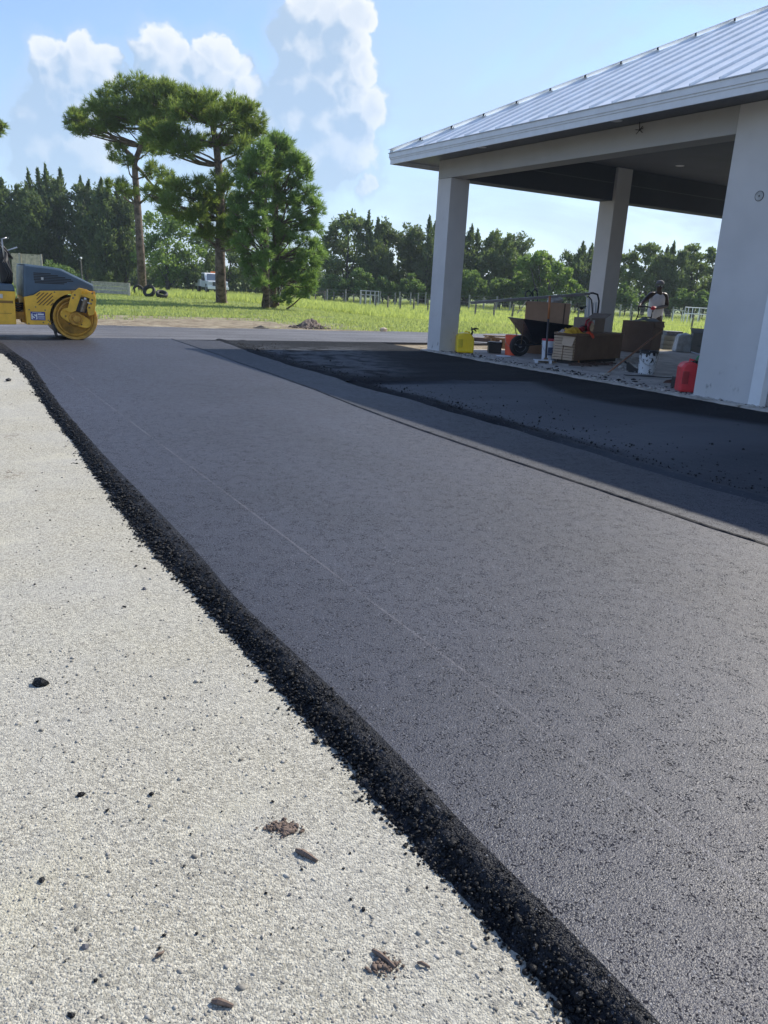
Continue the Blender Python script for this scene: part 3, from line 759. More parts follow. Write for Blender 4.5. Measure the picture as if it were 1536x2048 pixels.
for y in range(275, 600, 21):
    lo_ = np.interp(y, ks, [OL[q][0] for q in ks]); hi_ = np.interp(y, ks, [OL[q][1] for q in ks])
    x = lo_+14
    while x < hi_-8:
        r = random.uniform(15, 22)
        it = (x+random.uniform(-6, 6), y+random.uniform(-8, 8), r)
        (cl3 if x < 528 else cl4).append(it)
        x += random.uniform(21, 30)
cl4 += [(545,284,17),(562,286,17),(575,302,18),(592,318,18),(606,338,18)]; cl3 += [(530,298,18),(512,318,18),(498,338,18)]
cl3 += [(530, y, 15) for y in range(330, 560, 30)]; cl4 += [(552, y, 17) for y in range(320, 570, 30)]
pine('young_pine_tree', 'left one of two close young pines, with a slim dark trunk', gp(532, 615, -.08), [(532,615),(533,570),(533,520),(532,460),(530,400),(528,350),(527,310)], 33.5, cl3, m_pine2, .15, tn=95, rf=.98, nl=.24)
pine('young_pine_tree', 'right one of two close young pines, dense green crown down to the grass', gp(545, 613, -.08), [(545,613),(547,570),(549,520),(550,460),(553,400),(555,340),(556,290)], 35.2, cl4, m_pine2, .15, tn=95, rf=.98, nl=.24)
# a pine whose outermost branch reaches in at the left frame edge
pine('pine_tree', 'branch tip of a pine standing just outside the left edge', gp(-75, 590, -.06), [(-75,590),(-78,480),(-80,380),(-78,300)], 44., [(-70,250,30),(-40,270,24),(-18,258,18),(-4,262,11),(2,250,7),(-60,300,26),(-90,270,30)], m_pine, .2)

# --- evergreens and leafy trees behind, left to right
DL = 86.
cedar('dark cedar with a rounded top at the far left edge', DL, (-40, 40), [(-30,360,40),(0,362,30),(28,372,22)], 572, 7000)
cedar('cedar with two low leaning tips, left of the tallest spires', DL-1, (30, 90), [(40,372,20),(55,374,18),(50,400,30)], 572, 6000)
cedar('tallest feathery cedar with forked spires above the roller hood', DL+2, (60, 140), [(72,346,13),(84,341,13),(99,334,15),(118,338,14),(90,390,34),(130,360,14)], 570, 9000)
cedar('cedar with a notched double tip left of the leaning pine', DL+1, (140, 200), [(153,353,14),(170,362,13),(160,400,26)], 568, 7000)
cedar('narrow single spired cedar close behind the leaning pine', DL-2, (180, 230), [(197,358,13),(212,378,14),(200,420,26)], 570, 7000)
cedar('cedar with a ragged slope of tips right of the single spire', DL, (215, 280), [(232,372,14),(247,385,16),(262,412,14),(240,440,26)], 572, 6500)
broad('bright green leafy tree between the leaning pine and the truck', DL-6, [(305,460,34),(330,445,34),(360,455,34),(300,510,34),(340,510,38),(380,500,36),(320,545,24),(365,545,24)], 335, 578, 9000, m_broad, .3)
broad('low spreading tree behind the white truck', DL-2, [(410,500,34),(440,480,36),(475,490,34),(430,530,26),(470,530,28),(500,520,26)], 450, 577, 7000, m_oak, .3)
broad('shadowed thicket tree behind the young pines', DL+2, [(520,520,34),(560,510,34),(600,520,30),(640,530,26),(500,550,24),(560,550,26),(610,552,24)], 560, 582, 7000, m_oak, .3)
DR = 84.
broad('highest round topped oak right of the young pines', DR, [(672,455,22),(700,446,24),(725,455,22),(655,490,24),(690,490,30),(730,490,28),(665,530,26),(705,535,28),(740,530,26),(640,520,20)], 692, 590, 10000, m_oak, .34)
cedar('cedar with a thin raised spire beside the round topped oak', DR, (735, 775), [(741,428,9),(756,440,12),(770,455,10),(750,470,24)], 592, 6000, leaf=.38)
broad('broad dark oak sloping down to the corner column', DR+3, [(775,480,22),(800,485,22),(770,520,28),(810,525,28),(790,555,22),(838,540,22)], 790, 596, 8000, m_oak, .34)
cedar('cedar with crooked tips touching the left edge of the corner column', DR, (820, 880), [(818,462,12),(838,455,13),(858,438,12),(868,445,12),(850,490,26)], 598, 7000, leaf=.38)
cedar('dark cedar just right of the corner column', DR, (900, 960), [(938,452,13),(955,462,14),(915,458,16),(930,500,30)], 604, 7000, leaf=.38)
broad('oak with a notched crown seen left of the hand truck', DR, [(990,485,22),(1015,492,20),(975,520,28),(1010,525,28),(990,560,26),(1030,530,22)], 995, 606, 8000, m_oak, .34)
cedar('cedar with a pointed crown behind the notched oak', DR+4, (985, 1050), [(998,462,12),(1022,475,13),(1040,488,14),(1015,510,26)], 606, 6000, leaf=.38)
broad('sunlit yellow green tree above the tall cardboard box', DR-8, [(1070,520,22),(1095,525,24),(1120,545,24),(1060,555,26),(1095,560,28),(1130,575,22),(1048,530,18)], 1095, 610, 9000, m_broad, .34)
cedar('cedar half hidden by the middle column', DR, (1140, 1200), [(1165,487,13),(1183,492,14),(1150,505,14),(1170,530,28)], 612, 7000, leaf=.38)
broad('oak with the tallest crown between middle column and worker', DR, [(1288,500,20),(1265,520,22),(1300,525,26),(1270,555,28),(1310,560,28),(1240,545,24)], 1285, 616, 8500, m_oak, .34)
cedar('spiky cedar above the worker', DR, (1320, 1370), [(1328,497,10),(1352,487,11),(1342,510,22)], 617, 6500, leaf=.38)
broad('airy topped tree left of the white wall pier', DR+2, [(1385,500,14),(1375,525,22),(1400,540,22),(1370,570,26),(1410,580,24)], 1385, 618, 6500, m_oak, .34)
broad('last leafy tree cut off by the white wall pier', DR, [(1425,512,18),(1440,540,26),(1460,560,28),(1430,580,24)], 1440, 620, 7000, m_oak, .34)
# understorey bushes, lighter
bl = [('light green bush by the wire gate posts', 660, 570, 22), ('leafy bush with upright shoots behind the metal gate', 720, 558, 24), ('pale bush right of the metal gate', 765, 572, 20),
      ('dark rounded bush near the fence, left of the corner column', 820, 570, 22), ('bright bush just right of the corner column', 935, 562, 24), ('low bush under the notched oak', 1000, 575, 22),
      ('yellowish bush left of the hand truck handle', 1040, 572, 22), ('bush between the middle column and the rack', 1150, 585, 18), ('bush right of the middle column', 1250, 588, 22),
      ('sunlit bush right of the worker', 1365, 595, 18), ('bush beside the white wall pier', 1405, 598, 18)]
for i, (lb, x, y, r) in enumerate(bl):
    broad(lb, 79., [(x-r*1.3, y+12, r*.6), (x+r*1.3, y+14, r*.6), (x-r*.5, y+4, r*.7), (x+r*.6, y+2, r*.75), (x, y-r*.45, r*.6), (x, y+r*.6, r*.8)], x, y+28, 4200, m_bush, .26, 'bush', 'bush', 'bushes along the far fence', .05)
for lb, x, y, r, D in [('scrubby bush behind the roller hood', 105, 545, 24, 72.), ('low brush under the cedars', 140, 558, 20, 74.), ('dense bush beside the thicket behind the truck', 385, 552, 20, 80.)]:
    broad(lb, D, [(x-r*.6, y+4, r*.7), (x+r*.6, y+2, r*.8), (x, y-r*.4, r*.7)], x, y+26, 2400, m_bush if x != 385 else m_oak, .2, 'bush', 'bush', 'bushes on the left', .05)
# far wood that closes the gaps
def woods(name, x0, x1, top, bot, D, n, mat, label):
    k = D/FOC; n_ = n
    px = rng.uniform(x0, x1, n_); f = rng.random(n_)
    hump = 1-.35*fbm(px/60., px*0, 1., 80)
    V0 = np.array([at(a, bot, D)[:] for a in px]); topz = np.array([at(a, top, D).z for a in px])
    V0[:, 2] = -.6+(topz+.6)*hump*f; V0[:, 1] += rng.uniform(-2, 2, n_)
    V, F_ = leaves(V0, unit(np.tile([0., -.3, 1.], (n_, 1))), .55, .6)
    tag(np_mesh(name, V, F_, mat), label, 'wood', kind='stuff')
woods('distant_wood', -80, 640, 520, 575, 100, 9000, m_cedar, 'far dark wood closing the view behind the left trees')
woods('distant_wood', 600, 1640, 530, 600, 125, 15000, m_cedar, 'far dark wood closing the view behind the right trees')

# ------------------------------------------------------------------ grass blades
def blades(name, n, yr, h, w, label, xr=.62, thr=.42, mat=None, seed=1):
    r = np.random.default_rng(seed)
    y = yr[0]+(yr[1]-yr[0])*r.random(n)**1.3; x = (r.random(n)*2-1)*xr*y
    u = (x-C0.x)*BU.x+(y-C0.y)*BU.y; v = (x-C0.x)*BV.x+(y-C0.y)*BV.y
    keep = ((u < -5.35) | (v > 13.2)) & (dirtmask(x, y) < thr+(r.random(n)-.5)*.35)
    x, y = x[keep], y[keep]; n = len(x); z = gz(x, y)
    a = r.uniform(0, PI, n); hh_ = h*r.uniform(.5, 1.3, n)*(.6+.8*fbm(x, y, .5, 77)); ww = w*r.uniform(.6, 1.4, n)*.5
    dx, dy = np.cos(a)*ww, np.sin(a)*ww
    V = np.stack([np.c_[x-dx, y-dy, z-.01], np.c_[x+dx, y+dy, z-.01], np.c_[x+r.normal(0, h*.4, n), y+r.normal(0, h*.4, n), z+hh_]], 1).reshape(-1, 3)
    tag(np_mesh(name, V, np.arange(len(V)).reshape(-1, 3), mat), label, 'grass', kind='stuff')
m_grass = leafmat('grass_blades', (.19, .25, .095), (.35, .42, .17), .5, (.30, .27, .12))
m_meadow = leafmat('meadow_grass', (.24, .31, .10), (.41, .49, .18), .5)
blades('lawn_grass', 150000, (18, 44), .07, .035, 'short mown grass between the driveway and the pines', mat=m_grass, seed=1)
blades('meadow_grass', 130000, (42, 95), .26, .05, 'taller bright meadow grass beyond the post fence', thr=2, mat=m_meadow, seed=2)

# ------------------------------------------------------------------ pavilion
cwd, cdp, zb, zs, zc, ov, zf, ft = .4168, .4134, 3.0622, 3.3767, 3.70, .6525, 3.298, 3.4826
Lr, Lr2, bd, sb, vm = 6.2176, 7.0245, .3314, .3555, 4.0654
def stucco(name, col, marks=0.):
    ma, t, b = newmat(name)
    tc = t.n('ShaderNodeTexCoord').outputs['Object']
    f = t.noise(tc, 1.2, 5., .6); f2 = t.noise(tc, 9., 5., .65)
    c = t.mix(t.ss(f, .3, .7), c4(tuple(x*.93 for x in col)), c4(tuple(x*1.05 for x in col)))
    c = t.mix(t.math('MULTIPLY', t.ss(f2, .6, .8), .12), c, c4(tuple(x*.6 for x in col)))
    if marks:
        sp = t.n('ShaderNodeSeparateXYZ'); t.l(tc, sp.inputs[0])
        low = t.ss(sp.outputs[2], .95, .1)
        sm = t.ss(t.noise(t.vmath('MULTIPLY', tc, (9, 9, 4)), 1., 4., .6), .60, .74)
        c = t.mix(t.math('MULTIPLY', t.math('MULTIPLY', sm, low), marks), c, c4((.16, .16, .15)))
    t.l(c, b.inputs['Base Color']); b.inputs['Roughness'].default_value = .88; b.inputs['Specular IOR Level'].default_value = .25
    bp = t.n('ShaderNodeBump'); bp.inputs['Distance'].default_value = .0022
    t.l(t.noise(tc, 160, 3., .6), bp.inputs['Height']); t.l(bp.outputs[0], b.inputs['Normal'])
    return ma
m_wall = stucco('beige_stucco', (.60, .585, .575), .8)
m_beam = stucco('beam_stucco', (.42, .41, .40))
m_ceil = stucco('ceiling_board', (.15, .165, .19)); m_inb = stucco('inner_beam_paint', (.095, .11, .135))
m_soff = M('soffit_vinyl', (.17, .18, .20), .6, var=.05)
m_fasc = M('white_fascia_metal', (.66, .68, .70), .4, var=.05, spec=.5)
m_roof = M('galvalume_roof', (.74, .79, .84), .42, metal=.1, var=.07, scale=3)
m_white = M('white_paint', (.78, .79, .80), .4, var=.04)
m_dark = M('dark_rubber', (.02, .02, .022), .7, var=.3)
m_conc = M('dusty_concrete', (.42, .39, .36), .9, var=.25, scale=3, bump=.003, bscale=60, stain=.55)
pv = thing('pavilion', 'open carport with pale stucco columns and a standing seam hip roof', 'building', C0, YAW)
DEP = 12.2+cdp
# columns along the left side
for i, v in enumerate((0, vm, vm*2, vm*3)):
    zt = zb-.002 if i == 0 else zc-.01
    MB().box(0, cwd if i == 0 else cwd+.012, v, v+cdp, -.06, zt).obj('column', m_wall, pv, bevel=.008)
MB().box(Lr, Lr2, 0, bd, -.06, zs-.002).obj('wall_pier', m_wall, pv, bevel=.006)
MB().box(Lr2, 15, .17, .17+.2, -.06, zs-.004).obj('recessed_wall', m_wall, pv)
MB().box(Lr2-.3, Lr2-.1, bd, DEP, -.06, zc).obj('house_wall', m_wall, pv)
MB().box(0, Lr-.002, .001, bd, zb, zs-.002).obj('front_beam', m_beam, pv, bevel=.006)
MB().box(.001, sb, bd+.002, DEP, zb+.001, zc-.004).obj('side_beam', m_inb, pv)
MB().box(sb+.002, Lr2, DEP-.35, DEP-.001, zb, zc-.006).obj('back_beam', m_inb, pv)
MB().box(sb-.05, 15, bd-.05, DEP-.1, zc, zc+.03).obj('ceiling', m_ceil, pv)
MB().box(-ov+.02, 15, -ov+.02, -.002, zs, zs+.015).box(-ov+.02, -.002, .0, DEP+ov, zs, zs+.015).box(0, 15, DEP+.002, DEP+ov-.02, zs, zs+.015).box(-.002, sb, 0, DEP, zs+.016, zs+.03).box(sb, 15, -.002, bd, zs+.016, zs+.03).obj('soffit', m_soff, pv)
fa = MB()
def frame_box(o0, o1, z0, z1):
    fa.box(-ov-o1, 15, -ov-o1, -ov-o0+.02, z0, z1); fa.box(-ov-o1, -ov-o0+.02, -ov-o0+.021, DEP+ov+o1, z0, z1); fa.box(-ov+.03, 15, DEP+ov+o0-.02, DEP+ov+o1, z0, z1)
frame_box(0, 0, zf, zf+.078); frame_box(.0, .010, zf+.079, zf+.106); frame_box(0, .022, zf+.107, ft-.004)
fa.obj('fascia', m_fasc, pv)
MB().box(-ov-.035, 15, -ov-.035, -ov+.05, ft-.003, ft+.009).box(-ov-.035, -ov+.05, -ov+.051, DEP+ov+.03, ft-.003, ft+.009).obj('drip_edge', M('drip_edge_metal', (.42, .44, .46), .45, var=.08), pv)
RS = .5032; half = (DEP+2*ov)/2; pw = .393
# front slope: each panel is a part, its seam folded up along the left edge
def slope_panel(a0, a1, flip, lastridge=False, mapf=None):
    t0, t1 = min(a0+ov, half), min(a1+ov, half)
    mb = MB(); th = .006
    def q(a, t, dz=0.): return mapf(a, -ov-.03+t+.03, ft+.012+RS*t+dz)
    vs = []
    for dz in (0., th):
        vs += [mapf(a0, -ov-.03, ft+.012-RS*.03+dz), mapf(a1-.003, -ov-.03, ft+.012-RS*.03+dz), q(a1-.003, t1, dz), q(a0, t0, dz)]
    mb.add(vs, [(0, 1, 2, 3), (4, 7, 6, 5), (0, 4, 5, 1), (1, 5, 6, 2), (2, 6, 7, 3), (3, 7, 4, 0)])
    w = .014; h = .038; vs = []
    for (a, dz) in ((a0, th), (a0+w, th), (a0+w, h), (a0, h)):
        vs.append(mapf(a, -ov-.034, ft+.012-RS*.034+dz)); vs.append(q(a, t0, dz))
    mb.add(vs, [(0, 2, 4, 6), (1, 7, 5, 3), (0, 1, 3, 2), (2, 3, 5, 4), (4, 5, 7, 6), (6, 7, 1, 0)])
    return mb
front = lambda a, v, z: (a, v, z)
left_ = lambda a, v, z: (v, a, z)
us = [-ov+.02]+[.13+pw*i for i in range(0, 38)]
us = [a for a in us if a < 14.8]
us.insert(1, -.263)
for a0, a1 in zip(us[:-1], us[1:]):
    slope_panel(a0, a1, False, mapf=front).obj('roof_panel', m_roof, pv)
vs_ = [-ov+.02+pw*i for i in range(0, 40)]
for a0, a1 in zip(vs_[:-1], vs_[1:]):
    if a1 > DEP+ov: break
    s0 = (min(a0, DEP-a0) if a0 > half-ov else a0); s1 = (min(a1, DEP-a1) if a1 > half-ov else a1)
    t0, t1 = min(a0+ov, DEP+ov-a0), min(a1+ov, DEP+ov-a1)
    vsx = []
    for dz in (0., .006):
        vsx += [(-ov-.03, a0, ft+.012+dz-.015), (-ov-.03, a1-.003, ft+.012+dz-.015), (-ov+t1, a1-.003, ft+.012+RS*t1+dz), (-ov+t0, a0, ft+.012+RS*t0+dz)]
    mb = MB().add(vsx, [(0, 1, 2, 3), (4, 7, 6, 5), (0, 4, 5, 1), (1, 5, 6, 2), (2, 6, 7, 3), (3, 7, 4, 0)])
    w, h = .014, .038; vv_ = []
    for (a, dz) in ((a0, .006), (a0+w, .006), (a0+w, h), (a0, h)):
        vv_ += [(-ov-.034, a, ft+.012+dz-.017), (-ov+t0, a, ft+.012+RS*t0+dz)]
    mb.add(vv_, [(0, 2, 4, 6), (1, 7, 5, 3), (0, 1, 3, 2), (2, 3, 5, 4), (4, 5, 7, 6), (6, 7, 1, 0)])
    mb.obj('roof_panel', m_roof, pv)
# back slope in one piece
MB().add([(-ov, DEP+ov, ft+.012), (15, DEP+ov, ft+.012), (15, DEP/2, ft+.012+RS*half), (half-ov, DEP/2, ft+.012+RS*half)], [(0, 1, 2, 3)]).obj('back_slope', m_roof, pv)
# hip cap with dark closures under it at every seam
hip = MB(); T_ = half
def hp(t, off, dz): return (-ov+t+off, -ov+t-off, ft+.03+RS*t+dz)
for off0, off1, z0, z1 in ((0, .075, .062, .028), (0, -.075, .062, .028)):
    hip.add([hp(-.02, off0, z0), hp(T_, off0, z0), hp(T_, off1, z1), hp(-.02, off1, z1), hp(-.02, off0, z0-.006), hp(T_, off0, z0-.006), hp(T_, off1, z1-.006), hp(-.02, off1, z1-.006)],
            [(0, 1, 2, 3), (7, 6, 5, 4), (0, 3, 7, 4), (1, 5, 6, 2), (3, 2, 6, 7)])
hip.obj('hip_cap', m_roof, pv)
for a in us[1:]:
    t_ = a+ov
    if t_ < half: MB().add([hp(t_, .079, -.02), hp(t_+.02, .079, -.02), hp(t_+.02, .079, .024), hp(t_, .079, .024), hp(t_, .03, .024), hp(t_+.02, .03, .024)], [(0, 1, 2, 3), (3, 2, 5, 4)]).obj('hip_closure', m_dark, pv)
MB().box(half-ov, 15, DEP/2-.08, DEP/2+.08, ft+RS*half+.02, ft+RS*half+.05).obj('ridge_cap', m_roof, pv)
# recessed lights, outlet cover, wires, nail mark
for (u_, v_, z_) in ((1.69, -.32, zs-.004), (4.6, -.32, zs-.004)):
    MB().lathe([(.05, 0), (.075, 0), (.08, .003)], 20, (u_, v_, z_)).obj('recessed_light', m_white, pv)
for (u_, v_) in ((1.41, 4.70), (3.9, 2.6), (3.9, 6.9)):
    MB().lathe([(.05, 0), (.08, 0), (.085, .004)], 20, (u_, v_, zc-.005)).obj('recessed_light', m_white, pv)
hk = MB().tube([(4.76, -.06, zs), (4.77, -.05, 3.28)], .006, 6)
for a in range(5): hk.tube([(4.77, -.05, 3.28), (4.77+.06*math.cos(a*1.3), -.05+.03*math.sin(a*2), 3.28+.05*math.sin(a*1.3+.4))], .005, 5)
hk.obj('wire_stub', m_dark, pv)
rp = MB().lathe([(.048, 0), (.052, -.004), (.045, -.006), (.04, -.002)], 24, (6.674, -.001, 2.359), 'y')
rp.obj('outlet_box', M('outlet_ring_grey', (.42, .42, .41), .6, var=.2), pv)
rk = MB()
for j in range(24):
    a = 2*PI*j/24; b_ = 2*PI*(j+1)/24
    rk.tube([(6.674+.054*math.cos(a), -.004, 2.359+.054*math.sin(a)), (6.674+.054*math.cos(b_), -.004, 2.359+.054*math.sin(b_))], .0035, 4)
rk.obj('outlet_rim', m_dark, pv); MB().box(6.668, 6.68, -.012, -.004, 2.352, 2.366).obj('outlet_screw', m_dark, pv)
MB().lathe([(.03, 0), (.033, -.004), (.02, -.006)], 16, (.229, -.001, 2.38), 'y').obj('anchor_plug', m_wall, pv)
# downspout
ds = MB().box(Lr2-.002, Lr2+.155, -.035, .09, -.02, zf+.02)
ds.obj('downspout', m_white, pv, bevel=.01)
MB().box(Lr2-.01, Lr2+.163, -.04, .03, 1.9, 1.94).obj('downspout_strap', m_fasc, pv)
# floor slab, its ragged edge
sl_ = thing('floor_slab', None, None, C0, YAW)
n = 240; ed = [(u_, -.05-.12*float(fbm(u_, 0, 1.8, 91))-.03*float(fbm(u_, 0, 11, 92))) for u_ in np.linspace(-.02, 15, n)]
bm = bmesh.new(); vs = [bm.verts.new((a, b_, .012)) for a, b_ in ed]+[bm.verts.new(p) for p in ((15, 13, .012), (-.02, 13, .012))]
f = bm.faces.new(vs); ex = bmesh.ops.extrude_face_region(bm, geom=[f])
for v in [e for e in ex['geom'] if isinstance(e, bmesh.types.BMVert)]: v.co.z -= .07
bmesh.ops.triangulate(bm, faces=bm.faces[:]); bmesh.ops.recalc_face_normals(bm, faces=bm.faces)
me = bpy.data.meshes.new('floor_slab'); bm.to_mesh(me); bm.free(); me.materials.append(m_conc)
bpy.data.objects.remove(sl_)
o = bpy.data.objects.new('concrete_floor', me); C.objects.link(o); o.location = C0; o.rotation_euler = (0, 0, YAW); tag(o, kind='structure')
# mortar rubble along the slab edge
n = 2600; uq = rng.uniform(.42, 9., n); vq = -.08+rng.gamma(1.2, .12, n)-.05; P3 = np.c_[C0.x+uq*BU.x+vq*BV.x, C0.y+uq*BU.y+vq*BV.y, np.full(n, .014)]
tag(rocks('mortar_rubble', P3, rng.gamma(2, .004, n)+.003, M('mortar_crumbs', (.42, .40, .37), .95, var=.3, scale=9), squash=.6), 'pale mortar crumbs scattered along the edge of the concrete floor', 'rubble', kind='stuff')
n = 900; uq = rng.uniform(.42, 9., n); vq = -.06+rng.gamma(1.3, .15, n); P3 = np.c_[C0.x+uq*BU.x+vq*BV.x, C0.y+uq*BU.y+vq*BV.y, np.full(n, .014)]
tag(rocks('dark_litter', P3, rng.gamma(2, .005, n)+.003, m_chunk, squash=.5), 'dark bits of mix and dirt littering the concrete floor edge', 'rubble', kind='stuff')
#PART2
# ------------------------------------------------------------------ road roller
def W_(px, py, z=.012): return gp(px, py, z)
m_yel = M('machine_yellow', (.80, .46, .045), .45, var=.14, scale=4, stain=.35)
m_yel2 = M('machine_yellow_dirty', (.52, .28, .04), .55, var=.35, scale=7, stain=.5)
m_hood = M('slate_plastic', (.06, .10, .145), .45, var=.1, scale=5)
m_blk = M('black_plastic', (.018, .018, .02), .5, var=.2)
m_steel = M('worn_steel', (.20, .15, .10), .45, metal=.6, var=.4, scale=9, stain=.4)
m_hose = M('black_hose', (.015, .015, .017), .45, var=.2)
m_silver = M('bright_metal', (.5, .5, .5), .35, metal=.8, var=.1)
m_blue = M('decal_blue', (.03, .04, .22), .4, var=.05); m_wh = M('decal_white', (.7, .7, .7), .4, var=.03)
rl = thing('road_roller', 'yellow tandem road roller with slate grey hood, cut off by the left edge', 'road roller', L(-1.87, -6.19), YAW)
def drum(yc, name='drum'):
    d = MB().lathe([(.30, -.56), (.345, -.565), (.35, -.555), (.35, .555), (.345, .565), (.325, .56), (.30, .53), (.295, .46), (.22, .44), (.21, .48), (.0, .48)], 48, (0, yc, .35), 'x').obj(name, m_yel2, rl, smooth=False, bevel=.004)
    return d
def drum_tread(yc):
    return MB().lathe([(.351, -.55), (.352, 0), (.351, .55)], 64, (0, yc, .35), 'x')
for yc in (0., -1.82):
    drum(yc)
    n = 64
    tr_ = MB(); vs = []
    for w in (-.553, .553):
        for j in range(n): vs.append((w, yc+.3525*math.cos(2*PI*j/n), .35+.3525*math.sin(2*PI*j/n)))
    tr_.add(vs, [(j, (j+1) % n, n+(j+1) % n, n+j) for j in range(n)]); tr_.obj('drum_shell', m_steel, rl, smooth=True)
    rr_ = MB().lathe([(.285, .50), (.29, .515), (.27, .52), (.262, .50)], 40, (0, yc, .35), 'x'); rr_.obj('drum_ring', m_yel2, rl)
def arc(c, r, a0, a1, n=14): return [(c[0]+r*math.cos(R_(a0+(a1-a0)*i/(n-1))), c[1]+r*math.sin(R_(a0+(a1-a0)*i/(n-1)))) for i in range(n)]
body = [(-.76, .67), (-.75, .23), (-.38, .235)]+arc((0, .35), .395, 196, 38)+[(.315, .64), (.315, .80), (.05, .80), (-.51, .775), (-.62, .70)]
MB().prism(body, -.53, .53, 'x').obj('front_frame', m_yel, rl, bevel=.008)
hood = [(-.77, .655), (-.735, 1.17), (-.28, 1.135), (-.17, 1.12), (.315, .90), (.325, .795), (.05, .795), (-.51, .765), (-.62, .70)]
MB().prism(hood, -.535, .536, 'x').obj('hood', m_hood, rl, bevel=.025)
MB().prism([(-.735, 1.172), (-.28, 1.137), (-.17, 1.122), (.313, .902), (.313, .91), (-.17, 1.132), (-.28, 1.147), (-.735, 1.182)], -.5, .5, 'x').obj('hood_top', M('hood_top_lit', (.19, .27, .36), .38, var=.06), rl, bevel=.004)  # thin sheet over the hood, the light on its top put into the colour
# hood ventilation grid: stepped rows of dark slots
rows_ = [(1.045, -.60, -.34), (1.02, -.60, -.23), (.995, -.60, -.12), (.97, -.60, -.03), (.945, -.60, .0), (.92, -.59, -.10), (.897, -.59, -.14)]
for z, a, b_ in rows_:
    MB().box(.535, .5385, a, b_, z-.008, z+.008).obj('vent_slot', m_blk, rl)
MB().box(.539, .541, -.49, -.455, .945, .985).obj('hood_badge', m_silver, rl)
# slanted louvres
for i in range(-2, 6):
    # clipped diagonal slots in the patch y -.58..-.33, z .54-.75
    y0_ = -.60+.06*i; p = []
    a = (y0_-.02, .545); b_ = (y0_+.19, .745)
    def cl(pq, qq):
        (y1, z1), (y2, z2) = pq, qq
        t0, t1 = 0., 1.
        for lo_, hi_, q1, q2 in ((-.585, -.335, y1, y2), (.545, .752-.0, z1, z2)):
            d = q2-q1; ta, tb = sorted(((lo_-q1)/d, (hi_-q1)/d)); t0, t1 = max(t0, ta), min(t1, tb)
        return None if t1-t0 < .08 else ((y1+(y2-y1)*t0, z1+(z2-z1)*t0), (y1+(y2-y1)*t1, z1+(z2-z1)*t1))
    q = cl(a, b_)
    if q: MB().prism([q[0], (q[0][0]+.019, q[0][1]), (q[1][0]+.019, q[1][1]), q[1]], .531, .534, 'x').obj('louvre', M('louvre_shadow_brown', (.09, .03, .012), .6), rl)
# decal with a big S and unreadable white lines
dc = MB().box(.531, .534, -.685, -.465, .305, .44).obj('decal', m_blue, rl)
MB().box(.5345, .5355, -.675, -.585, .318, .408).obj('decal_field', m_wh, dc)
for zz_, ya, yb in ((.40, -.575, -.485), (.425, -.66, -.52)):
    MB().box(.5345, .5355, ya, yb, zz_-(.014 if ya > -.6 else .003), zz_+(.012 if ya > -.6 else .003)).obj('decal_line', m_wh, dc)
for zz_ in (.366, .345, .326): MB().box(.5345, .5355, -.575, -.475, zz_-.004, zz_+.004).obj('decal_line', m_wh, dc)
fc = bpy.data.curves.new('letter', 'FONT'); fc.body = 'S'; fc.size = .13; fc.extrude = .0012; fc.align_x = 'CENTER'; fc.align_y = 'CENTER'; fc.offset = .002; fc.materials.append(m_blue)
fo_ = bpy.data.objects.new('letter_curve', fc); C.objects.link(fo_); bpy.context.view_layer.update()
me_ = bpy.data.meshes.new_from_object(fo_.evaluated_get(bpy.context.evaluated_depsgraph_get())); bpy.data.objects.remove(fo_)
fo = bpy.data.objects.new('decal_letter', me_); C.objects.link(fo); fo.parent = dc
fo.matrix_local = Matrix(((0, 0, 1, .5365), (1, 0, 0, -.63), (0, 1, 0, .362), (0, 0, 0, 1)))
for y_, z_ in ((-.70, .47), (-.46, .47), (-.50, .27), (-.42, .25), (-.72, .25), (-.42, .31), (-.40, .29), (-.30, .50), (-.60, .515), (-.30, .76)):
    MB().lathe([(.012, 0), (.010, .006), (0, .007)], 8, (.531, y_, z_), 'x').obj('bolt', m_steel, rl)
# fork plate over the drum with slot, cylinder, lamp
plate = [(-.20, .50), (-.12, .52), (-.05, .74), (.01, .80), (.07, .845), (.19, .825), (.31, .755), (.335, .66), (.32, .56), (.29, .42), (.20, .40), (.18, .52), (.235, .68), (.10, .73), (.0, .47), (-.08, .44)]
MB().prism(plate, .585, .61, 'x').obj('drum_fork', m_yel, rl, bevel=.005)
MB().box(.5, .586, -.04, .33, .70, .80).obj('fork_mount', m_yel2, rl)
MB().prism([(.0, .47), (.10, .735), (.24, .685), (.19, .50), (.17, .44)], .575, .583, 'x').obj('fork_slot', m_blk, rl)
MB().tube([(.60, .10, .46), (.60, .165, .66)], .042, 12).obj('hydraulic_motor', m_steel, rl)
MB().tube([(.602, .15, .62), (.602, .17, .69)], .025, 10).tube([(.61, .10, .655), (.61, .23, .60)], .012, 6).obj('cylinder_fitting', m_silver, rl)
MB().box(.61, .622, .10, .20, .755, .795, ).obj('lamp', M('amber_lens', (.85, .42, .02), .25, var=.05), rl)
for y_, z_ in ((.0, .73), (-.03, .68), (.27, .66), (.25, .60), (.28, .77), (.22, .535)):
    MB().lathe([(.017, 0), (.014, .008), (0, .009)], 8, (.61, y_, z_), 'x').obj('bolt', m_steel, rl)
def rot2(p, a, c): 
    ca, sa = math.cos(a), math.sin(a); return (c[0]+p[0]*ca-p[1]*sa, c[1]+p[0]*sa+p[1]*ca)
arm = [rot2(p, R_(-24), (.01, .345)) for p in arc((.17, 0), .085, -80, 80, 8)+[(.10, .10), (-.10, .10)]+arc((-.17, 0), .085, 100, 260, 8)+[(-.10, -.10), (.10, -.10)]]
